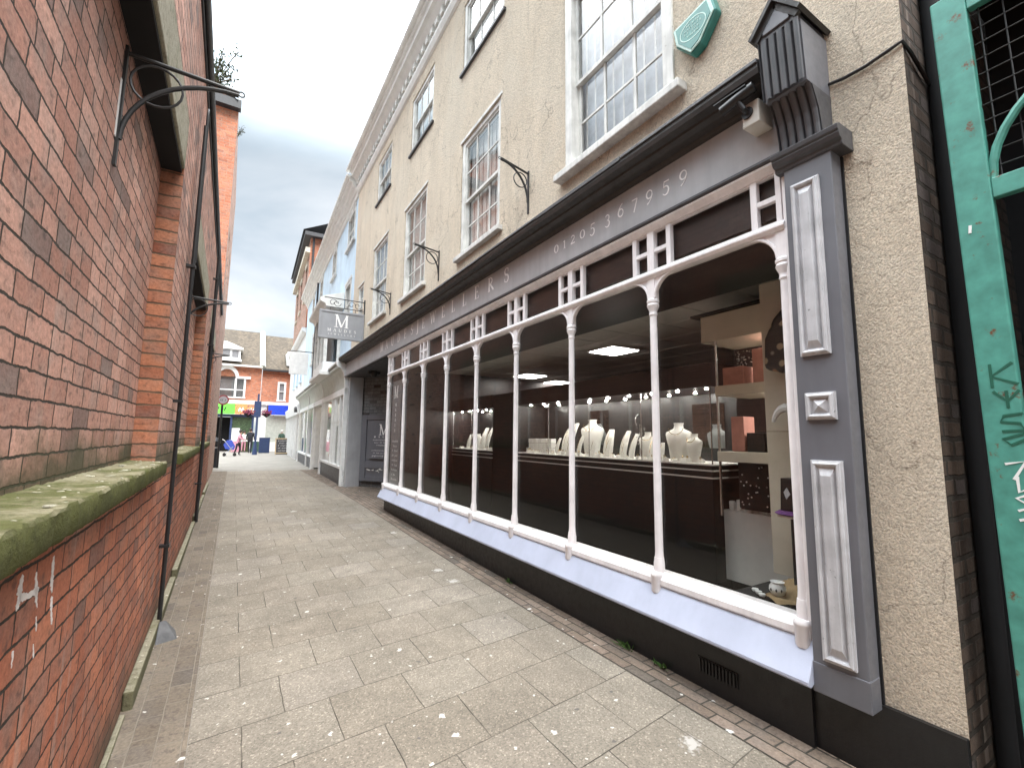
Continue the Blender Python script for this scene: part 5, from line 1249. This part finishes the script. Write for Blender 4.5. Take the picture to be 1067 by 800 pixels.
shop_sign(-2.6, .0, 3.12, 3.93, 'lime', 'bright lime green shop sign with dark script lettering across the square', (.9, 1.4, .25, .36))
shop_sign(.02, 1.62, 3.12, 3.93, 'orange', 'orange and white picture sign beside the lime green one', (.2, 1.2, .2, .4), 'white_clean', 3)
SC = thing('brick_shop', 'brick shop building on the right across the square with blue sign', 'building', (4, QY, 0))
A0, A1 = 1.76, 9
MB().wall(QY, A0, A1, 3.2, 6.95, [(3.0, 3.55, 4.4, 5.95)], axis='y', depth=.12).build('wall', 'brick_far_xz', SC)
MB().quad((A0, QY - .3, 6.9), (A1, QY - .3, 6.9), (A1, QY + 5, 10.75), (A0, QY + 5, 10.75)).build('roof', 'slate', SC)
MB().box(A0, A1, QY - .36, QY - .01, 6.78, 6.93).build('gutter', 'gutter', SC)
MB().box(A0, A1, QY - .10, QY - .003, 6.45, 6.55).build('string_course', 'brick_red', SC)
w = MB().box(2.95, 3.1, QY - .05, QY + .05, 4.4, 5.95).box(3.45, 3.6, QY - .05, QY + .05, 4.4, 5.95).box(3.1, 3.45, QY - .048, QY + .05, 5.8, 5.95).box(3.1, 3.45, QY - .04, QY + .04, 5.1, 5.16).box(2.9, 3.65, QY - .1, QY + .05, 4.3, 4.4).build('window', 'white_clean', SC)
MB().box(3.1, 3.45, QY + .05, QY + .06, 4.4, 5.8).build('pane', 'curtain', w)
d_ = MB().box(3.55, 4.6, QY + .1, QY + 2.5, 7.4, 8.6).build('dormer', 'white_clean', SC); MB().box(3.85, 4.4, QY + .07, QY + .099, 7.5, 8.5).build('pane', 'curtain', d_)
MB().box(A0, A1, QY - .2, QY - .002, 3.95, 4.2).build('fascia_moulding', 'cornice', SC)
MB().box(A0, 2.28, QY - .06, QY + .1, .1, 3.94).box(A0, A1, QY - .05, QY + .1, .1, .9).build('shop_pillar', 'white_clean', SC)
MB().box(2.28, 6, QY + .02, QY + .04, .9, 3.1).build('display_window', 'fascia_pale', SC)
shop_sign(2.36, 4.7, 3.15, 3.95, 'royal', 'plain royal blue shop sign across the square')

# lamp column with flower baskets, sign post, bollard, stalls
LC = thing('lamp_column', 'dark blue lamp column in the square carrying two flower baskets', 'lamp post', (1.35, 36, .15))
MB().tube([(1.35, 36, .15), (1.35, 36, 4.3)], .06, 10).lathe([(.16, 0), (.13, .3), (.08, .9)], (1.35, 36, .15), 12).build('column', 'navy', LC, smooth=True)
MB().box(1.12, 1.55, 35.95, 36.05, 2.7, 3.8).build('banner', 'navy', LC)
MB().tube([(.7, 36, 3.45), (2.0, 36, 3.45)], .025, 6).build('arm', 'navy', LC)
for x, lab in ((.80, 'flower basket on the left arm of the blue lamp column'), (1.90, 'flower basket on the right arm of the blue lamp column')):
    t = thing('flower_basket', lab, 'flower basket', (x, 36, 2.9), group='hanging flower baskets')
    MB().lathe([(.02, -.12), (.24, .06), (.30, .16)], (x, 36, 2.8), 12).build('basket', 'void', t)
    m = MB(); q = random.Random(int(x * 10))
    for i in range(170):
        p = Vector((x + q.gauss(0, .17), 36 + q.gauss(0, .17), 3.02 + q.gauss(0, .09))); u = Vector((q.gauss(0, 1), q.gauss(0, 1), q.gauss(0, 1))).normalized() * .05; v = u.cross(Vector((0, 1, .3))).normalized() * .04
        m.quad(p - u, p + v, p + u, p - v)
    m.build('flowers', 'redpink', t); MB().tube([(x, 36, 3.05), (x, 36, 3.45)], .01, 5).build('chain', 'iron', t)
RS = thing('road_sign', 'round red-rimmed road sign on a black post at the end of the brick wall', 'road sign', (-.46, 22.5, .15))
MB().tube([(-.46, 22.5, .15), (-.46, 22.5, 3.15)], .045, 10).build('post', 'pipe', RS)
dsk = MB().tube([(-.44, 22.44, 2.94), (-.44, 22.46, 2.94)], .21, 24).build('disc', plain('sign_red', (.22, .04, .05), .4), RS)
MB().tube([(-.44, 22.434, 2.94), (-.44, 22.439, 2.94)], .155, 24).build('face', 'sign_grey', dsk)
m = MB(); scribble(m, (-.55, 22.432, 2.90), (1, 0, 0), (0, 0, 1), (0, -1, 0), .22, .08, 4, 5, .004); m.build('symbol', 'darkcloth', dsk)
BO = thing('litter_bin', 'black cast litter bin standing against the end of the brick wall below the road sign', 'bin', (-.66, 22.9, .15))
MB().lathe([(.22, 0), (.24, .05), (.20, .12), (.20, .95), (.25, 1.0), (.25, 1.08), (.16, 1.2), (.05, 1.26)], (-.66, 22.9, .15), 16).build('body', 'pipe', BO, smooth=True)
MB().lathe([(.203, .80), (.206, .81), (.206, .83), (.203, .84)], (-.66, 22.9, .15), 16).build('band', 'silver', BO)
AB2 = thing('a_board', 'blackboard pavement sign with chalked lines in a pale wooden frame on the right', 'pavement sign', (3.0, 36, .15))
MB().prism([(36.0, .15), (36.03, .15), (36.30, 1.25), (36.27, 1.25)], 'x', 2.62, 3.44).build('board', 'board', AB2)
MB().prism([(36.6, .15), (36.57, .15), (36.30, 1.25), (36.33, 1.25)], 'x', 2.62, 3.44).build('rear_board', 'board', AB2)
m = MB()
for x in (2.58, 3.42): m.prism([(35.98, .15), (36.03, .15), (36.31, 1.28), (36.26, 1.28)], 'x', x, x + .07)
m.box(2.65, 3.42, 36.22, 36.28, 1.2, 1.28).box(2.65, 3.42, 35.985, 36.03, .2, .28).build('frame', 'wood', AB2)
m = MB()
for i in range(5): scribble(m, (2.75, 36.205 - i * .042, 1.06 - i * .17), (1, 0, 0), (0, .24, .97), (0, -1, .2), .58, .08, 7, i, .012)
m.build('chalk_writing', 'chalk', AB2)
NBX = thing('cabinet_box', 'dark blue street cabinet beside the lamp column', 'street cabinet', (2.0, 39, .15))
MB().box(1.72, 2.42, 39, 39.4, .15, 1.25).build('body', 'navy', NBX, bevel=.02); MB().box(1.70, 2.44, 38.98, 39.42, 1.251, 1.29).build('lid', 'navy', NBX)
for x, c, lab in ((.55, 'leaf', 'green covered greengrocer crate in front of the shop'), (-.05, 'pinkcloth', 'pink crate of goods in front of the shop'), (1.3, 'greencloth', 'dark green crate of goods in front of the shop')):
    t = thing('goods_crate', lab, 'crate', (x, 41.6, .15)); MB().box(x, x + .55, 41.4, 42, .15, .95).build('crate', c, t, bevel=.02)
    m = MB(); q = random.Random(int(x * 9 + 20))
    for i in range(24): m.lathe([(0, -.05), (.06, 0), (0, .05)], (x + q.uniform(.06, .5), 41.5 + q.uniform(0, .4), 1.0), 6)
    m.build('goods', q.choice(['salmon', 'white_clean']), t)
AF = thing('bunting_stall', 'white cloth stall table against the far shopfront', 'stall', (.4, 42, .15))
MB().box(-.2, .9, 42.05, 42.6, .95, 1.05).build('table_top', 'white_clean', AF); m = MB()
for x in (-.15, .8): m.box(x, x + .05, 42.1, 42.15, .15, .95)
m.build('legs', 'wood', AF)

# people (continuous skinned bodies)
def person(label, loc, h, rz, pose, cloth, legs='darkcloth', hair='hair', lean=0.0):
    t = thing('person', label, 'person', loc, rz)
    s = h / 1.75
    J = [(0, 0, .95), (0, -lean * .4, 1.18), (0, -lean * .8, 1.40), (0, -lean, 1.50), (0, -lean * 1.1 - .02, 1.62), (0, -lean * 1.1 - .01, 1.72),
         (.10, 0, .90), (.11, pose['kr'], .50), (.11, pose['fr'], .09), (.12, pose['fr'] - .13, .04),
         (-.10, 0, .90), (-.11, pose['kl'], .50), (-.11, pose['fl'], .09), (-.12, pose['fl'] - .13, .04),
         (.19, -lean * .8, 1.40), pose['er'], pose['hr'], (-.19, -lean * .8, 1.40), pose['el'], pose['hl']]
    rad = [.15, .15, .15, .06, .095, .07, .10, .068, .05, .045, .10, .068, .05, .045, .07, .05, .042, .07, .05, .042]
    E_ = [(0, 1), (1, 2), (2, 3), (3, 4), (4, 5), (0, 6), (6, 7), (7, 8), (8, 9), (0, 10), (10, 11), (11, 12), (12, 13), (2, 14), (14, 15), (15, 16), (2, 17), (17, 18), (18, 19)]
    me = bpy.data.meshes.new('body'); me.from_pydata([tuple(c * s for c in p) for p in J], E_, [])
    o = bpy.data.objects.new('body', me); COL.objects.link(o)
    sk = o.modifiers.new('skin', 'SKIN')
    for v, r in zip(me.skin_vertices[0].data, rad): v.radius = (r * s, r * s * .85)
    me.skin_vertices[0].data[0].use_root = True
    o.modifiers.new('sub', 'SUBSURF').levels = 1; o.modifiers['sub'].render_levels = 2
    dg = bpy.context.evaluated_depsgraph_get(); nm = bpy.data.meshes.new_from_object(o.evaluated_get(dg)); bpy.data.objects.remove(o)
    o = bpy.data.objects.new('body', nm); COL.objects.link(o); o.parent = t
    nm.materials.clear()
    for c in (cloth, legs, 'skin', 'darkwood'): nm.materials.append(M[c])
    for p in nm.polygons:
        z = p.center.z / s; x = abs(p.center.x) / s
        hand = min((p.center - Vector(pose['hr']) * s).length, (p.center - Vector(pose['hl']) * s).length) < .09 * s
        p.material_index = 2 if z > 1.49 or hand else (0 if z > .88 or x > .24 else (3 if z < .12 else 1)); p.use_smooth = True
    hm = MB().lathe([(.0, .0), (.07, .02), (.103, .10), (.105, .15), (.08, .20), (.03, .225)], (0, (-lean * 1.1 + .02) * s, 1.55 * s), 12); hm.build('hair', hair, t, local=True, smooth=True)
    fm = MB().lathe([(0, -.02), (.013, 0), (0, .03)], (0, (-lean * 1.1 - .105) * s, 1.63 * s), 6).build('nose', 'skin', t, local=True)
    return t
WALK = dict(kr=-.10, fr=-.12, kl=.02, fl=.16, er=(.25, .02, 1.14), hr=(.24, -.12, .93), el=(-.25, .03, 1.14), hl=(-.25, -.06, .90))
STAND = dict(kr=-.01, fr=0, kl=0, fl=.02, er=(.25, .02, 1.14), hr=(.20, -.16, 1.02), el=(-.25, .03, 1.14), hl=(-.18, -.17, 1.02))
PUSH = dict(kr=-.12, fr=-.05, kl=.05, fl=.18, er=(.24, -.18, 1.22), hr=(.16, -.45, 1.08), el=(-.24, -.18, 1.22), hl=(-.16, -.45, 1.08))
person('person in dark coat and trousers walking across the square, seen in the middle', (1.12, 38.8, .15), 1.80, R(160), WALK, 'darkcloth')
person('person in pink sleeves bending over a pushchair behind the sign post', (.33, 34.9, .15), 1.62, R(70), PUSH, 'pinkcloth', lean=.12)
person('person in a dark green coat standing at the far white shop window on the right', (3.35, 41.0, .15), 1.72, R(200), STAND, 'greencloth', 'grey', 'offwhite')
person('person in white top standing among the crates by the shop', (.75, 41.0, .15), 1.60, R(20), STAND, 'white_clean', 'pinkcloth')
PC = thing('pushchair', 'blue hooded pushchair near the end of the brick wall', 'pushchair', (-.12, 34.0, .15), R(0))
px, py = -.45, 36.5
MB().prism([(-.22, .45), (.25, .40), (.30, .62), (.10, 1.0), (-.18, .98), (-.34, .72)], 'y', -.22, .22).build('hood_and_seat', 'bluecloth', None)
bpy.data.objects['hood_and_seat'].parent = PC
m = MB()
for y in (-.23, .23): m.tube([(-.3, y, .98), (.05, y, .5), (.30, y, .10)], .018, 6).tube([(.2, y, .60), (-.05, y, .3), (-.25, y, .10)], .018, 6).tube([(-.3, y, .98), (-.42, y, 1.05)], .018, 6)
m.build('frame', 'chrome', PC, local=True)
for x in (-.25, .30):
    for y in (-.25, .25): MB().lathe([(.06, -.02), (.10, -.015), (.10, .015), (.06, .02)], (x, y, .10), 14, 'y').build('wheel', 'rubber', PC, local=True)

# ------------------------------------------------------------------ green gate on the near right
GG = thing('green_gate', 'rusty green steel gate with wire mesh and graffiti at the right edge', 'gate', (2.75, .6, 0))
gx0, gx1 = 2.735, 2.785
MB().box(gx0, gx1, .535, .655, .02, 3.64).build('stile', 'green', GG, bevel=.006)
MB().box(gx0, gx1, -.62, -.50, .02, 3.64).build('stile', 'green', GG, bevel=.006)
for z0, z1 in ((3.52, 3.62), (2.60, 2.69), (.80, .92), (.06, .16)): MB().box(gx0 + .004, gx1 - .004, -.499, .534, z0, z1).build('rail', 'green', GG, bevel=.004)
MB().tube([(2.76, .53 - .50 * (1 - math.cos(R(a))) , 2.69 + .46 * math.sin(R(a))) for a in range(0, 91, 9)], .017, 8).tube([(2.76, .03 - .50 * math.sin(R(a)), 2.69 + .46 * math.cos(R(a))) for a in range(0, 91, 9)], .017, 8).tube([(2.76, .41, 2.96), (2.76, .03, 2.955)], .012, 6).build('scroll', 'green', GG, smooth=True)
m = MB()
for i in range(14): y = -.47 + i * .075; m.tube([(2.775, y, 2.69), (2.775, y, 3.52)], .003, 4)
for i in range(11): z = 2.75 + i * .075; m.tube([(2.775, -.5, z), (2.775, .534, z)], .003, 4)
m.build('wire_mesh', 'iron', GG)
GU, GV, GN = (0, -1, 0), (0, 0, 1), (-1, 0, 0)
m = MB()
for pts in ([(.0, .95), (.0, .7)], [(.06, .95), (.0, .82), (.07, .72)], [(.0, .66), (.035, .55), (.07, .66)], [(.035, .66), (.035, .48)], [(.07, .42), (.02, .40), (.01, .34), (.06, .32), (.07, .25), (.01, .24)], [(.07, .22), (.01, .16), (.03, .10), (.07, .16)]):
    ribbon(m, [(p[0] * 1.1 + .02, p[1] * .40) for p in pts], .010, (gx0, .632, 1.50), GU, GV, GN, 1, .0015)
m.build('graffiti', plain('dark_green_spray', (.012, .10, .065), .5), GG)
m = MB()
for pts in ([(.0, .60), (.06, .62), (.02, .50)], [(.03, .52), (.03, .42), (.07, .46)], [(.07, .42), (.02, .38), (.06, .33), (.02, .30)], [(.02, .24), (.08, .27)], [(.045, .20), (.05, .30)], [(.03, .14), (.055, .08), (.085, .13), (.06, .18), (.03, .14)], [(.05, .02), (.08, .05), (.075, -.03)]):
    ribbon(m, [(p[0] + .01, p[1] * .62) for p in pts], .010, (gx0, .615, 1.09), GU, GV, GN, 1, .0015)
ribbon(m, [(.0, 0), (.004, .035)], .010, (gx0, .618, 2.47), GU, GV, GN, 1, .0015)
m.build('graffiti', 'white_clean', GG)
GG.rotation_euler[0] = -.0157; GG.location.y -= .057
NWB = thing('shading_house', 'plain brick house, unseen, added on the near side to shade the gated passage', 'house', (2.75, -.7, 0))
MB().box(2.72, 8, -6, -.66, -.1, 5.6).build('brick_face', 'brick_red', NWB)  # house out of view, height set to shade the passage side wall

# ------------------------------------------------------------------ sky, sun, camera
w = bpy.data.worlds.new('World'); sc.world = w; w.use_nodes = True
nt = w.node_tree; nt.nodes.clear()
out = nt.nodes.new('ShaderNodeOutputWorld'); bg = nt.nodes.new('ShaderNodeBackground')
sky = nt.nodes.new('ShaderNodeTexSky'); sky.sky_type = 'NISHITA'; sky.sun_disc = False
SUN_EL, SUN_AZ = R(58), R(170)
sky.sun_elevation = SUN_EL; sky.sun_rotation = SUN_AZ
tc = nt.nodes.new('ShaderNodeTexCoord'); sp = nt.nodes.new('ShaderNodeSeparateXYZ'); nt.links.new(tc.outputs['Generated'], sp.inputs[0])
def mth(op, a, b=None, clamp=False):
    m = nt.nodes.new('ShaderNodeMath'); m.operation = op; m.use_clamp = clamp
    for i, v in enumerate((a, b)):
        if v is None: continue
        if isinstance(v, (int, float)): m.inputs[i].default_value = v
        else: nt.links.new(v, m.inputs[i])
    return m.outputs[0]
# cloud deck: project the view direction on a flat layer overhead
zz = mth('ADD', mth('MAXIMUM', sp.outputs[2], 0.0), .18)
cb = nt.nodes.new('ShaderNodeCombineXYZ'); nt.links.new(mth('DIVIDE', sp.outputs[0], zz), cb.inputs[0]); nt.links.new(mth('DIVIDE', sp.outputs[1], zz), cb.inputs[1])
nz = nt.nodes.new('ShaderNodeTexNoise'); nz.inputs['Scale'].default_value = .85; nz.inputs['Detail'].default_value = 6; nz.inputs['Roughness'].default_value = .5; nz.inputs['Distortion'].default_value = .35
mp = nt.nodes.new('ShaderNodeMapping'); mp.inputs['Location'].default_value = (1.7, .35, 0); nt.links.new(cb.outputs[0], mp.inputs[0]); nt.links.new(mp.outputs[0], nz.inputs['Vector'])
rp = nt.nodes.new('ShaderNodeValToRGB'); e = rp.color_ramp.elements
e[0].position = .40; e[0].color = (.455, .54, .59, 1); e[1].position = .64; e[1].color = (1.0, 1.0, 1.0, 1)
nt.links.new(nz.outputs[0], rp.inputs[0])
# overhead sky boosted far past a natural overcast, to light the alley
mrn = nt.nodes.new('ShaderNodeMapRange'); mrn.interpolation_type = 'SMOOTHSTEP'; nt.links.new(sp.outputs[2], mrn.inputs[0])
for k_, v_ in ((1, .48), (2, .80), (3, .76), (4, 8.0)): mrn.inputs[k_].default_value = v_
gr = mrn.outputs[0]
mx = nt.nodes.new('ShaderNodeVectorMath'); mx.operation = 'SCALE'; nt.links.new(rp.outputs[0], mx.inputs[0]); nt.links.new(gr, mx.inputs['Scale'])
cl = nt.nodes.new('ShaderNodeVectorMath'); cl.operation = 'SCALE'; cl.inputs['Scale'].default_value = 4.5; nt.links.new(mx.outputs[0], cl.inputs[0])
mr = nt.nodes.new('ShaderNodeMix'); mr.data_type = 'RGBA'; mr.inputs[0].default_value = .88
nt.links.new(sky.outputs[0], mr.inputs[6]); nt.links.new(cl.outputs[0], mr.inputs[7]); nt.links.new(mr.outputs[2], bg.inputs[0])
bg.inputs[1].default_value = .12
nt.links.new(bg.outputs[0], out.inputs[0])
sl = bpy.data.lights.new('sun', 'SUN'); sl.energy = 1.5; sl.angle = R(35); sl.color = (1, .97, .92)
so = bpy.data.objects.new('sun', sl); COL.objects.link(so); so.location = (0, 0, 30)
# sun_rotation is measured clockwise from +Y
dv = Vector((math.sin(SUN_AZ) * math.cos(SUN_EL), math.cos(SUN_AZ) * math.cos(SUN_EL), math.sin(SUN_EL)))
so.rotation_euler = (-dv).to_track_quat('-Z', 'Y').to_euler()

cam = bpy.data.cameras.new('camera'); co = bpy.data.objects.new('camera', cam); COL.objects.link(co); sc.camera = co
cam.sensor_width = 36; cam.sensor_fit = 'HORIZONTAL'; cam.lens = 475.0 / 1067 * 36; cam.clip_start = .02; cam.clip_end = 2000
yaw, pitch, roll = .5455, .1154, .0113
F = Vector((math.sin(yaw) * math.cos(pitch), math.cos(yaw) * math.cos(pitch), math.sin(pitch)))
Rt = F.cross(Vector((0, 0, 1))).normalized(); Up = Rt.cross(F)
r2 = Rt * math.cos(roll) + Up * math.sin(roll); u2 = -Rt * math.sin(roll) + Up * math.cos(roll)
co.matrix_world = Matrix(((r2.x, u2.x, -F.x, 0), (r2.y, u2.y, -F.y, 0), (r2.z, u2.z, -F.z, 1.55), (0, 0, 0, 1)))
vs = sc.view_settings; vs.view_transform = 'Standard'; vs.look = 'None'; vs.gamma = 1; vs.use_curve_mapping = False; vs.exposure = 1.5
sc.cycles.max_bounces = 8; sc.cycles.transparent_max_bounces = 16; sc.cycles.sample_clamp_indirect = 8
sc.cycles.use_denoising = True
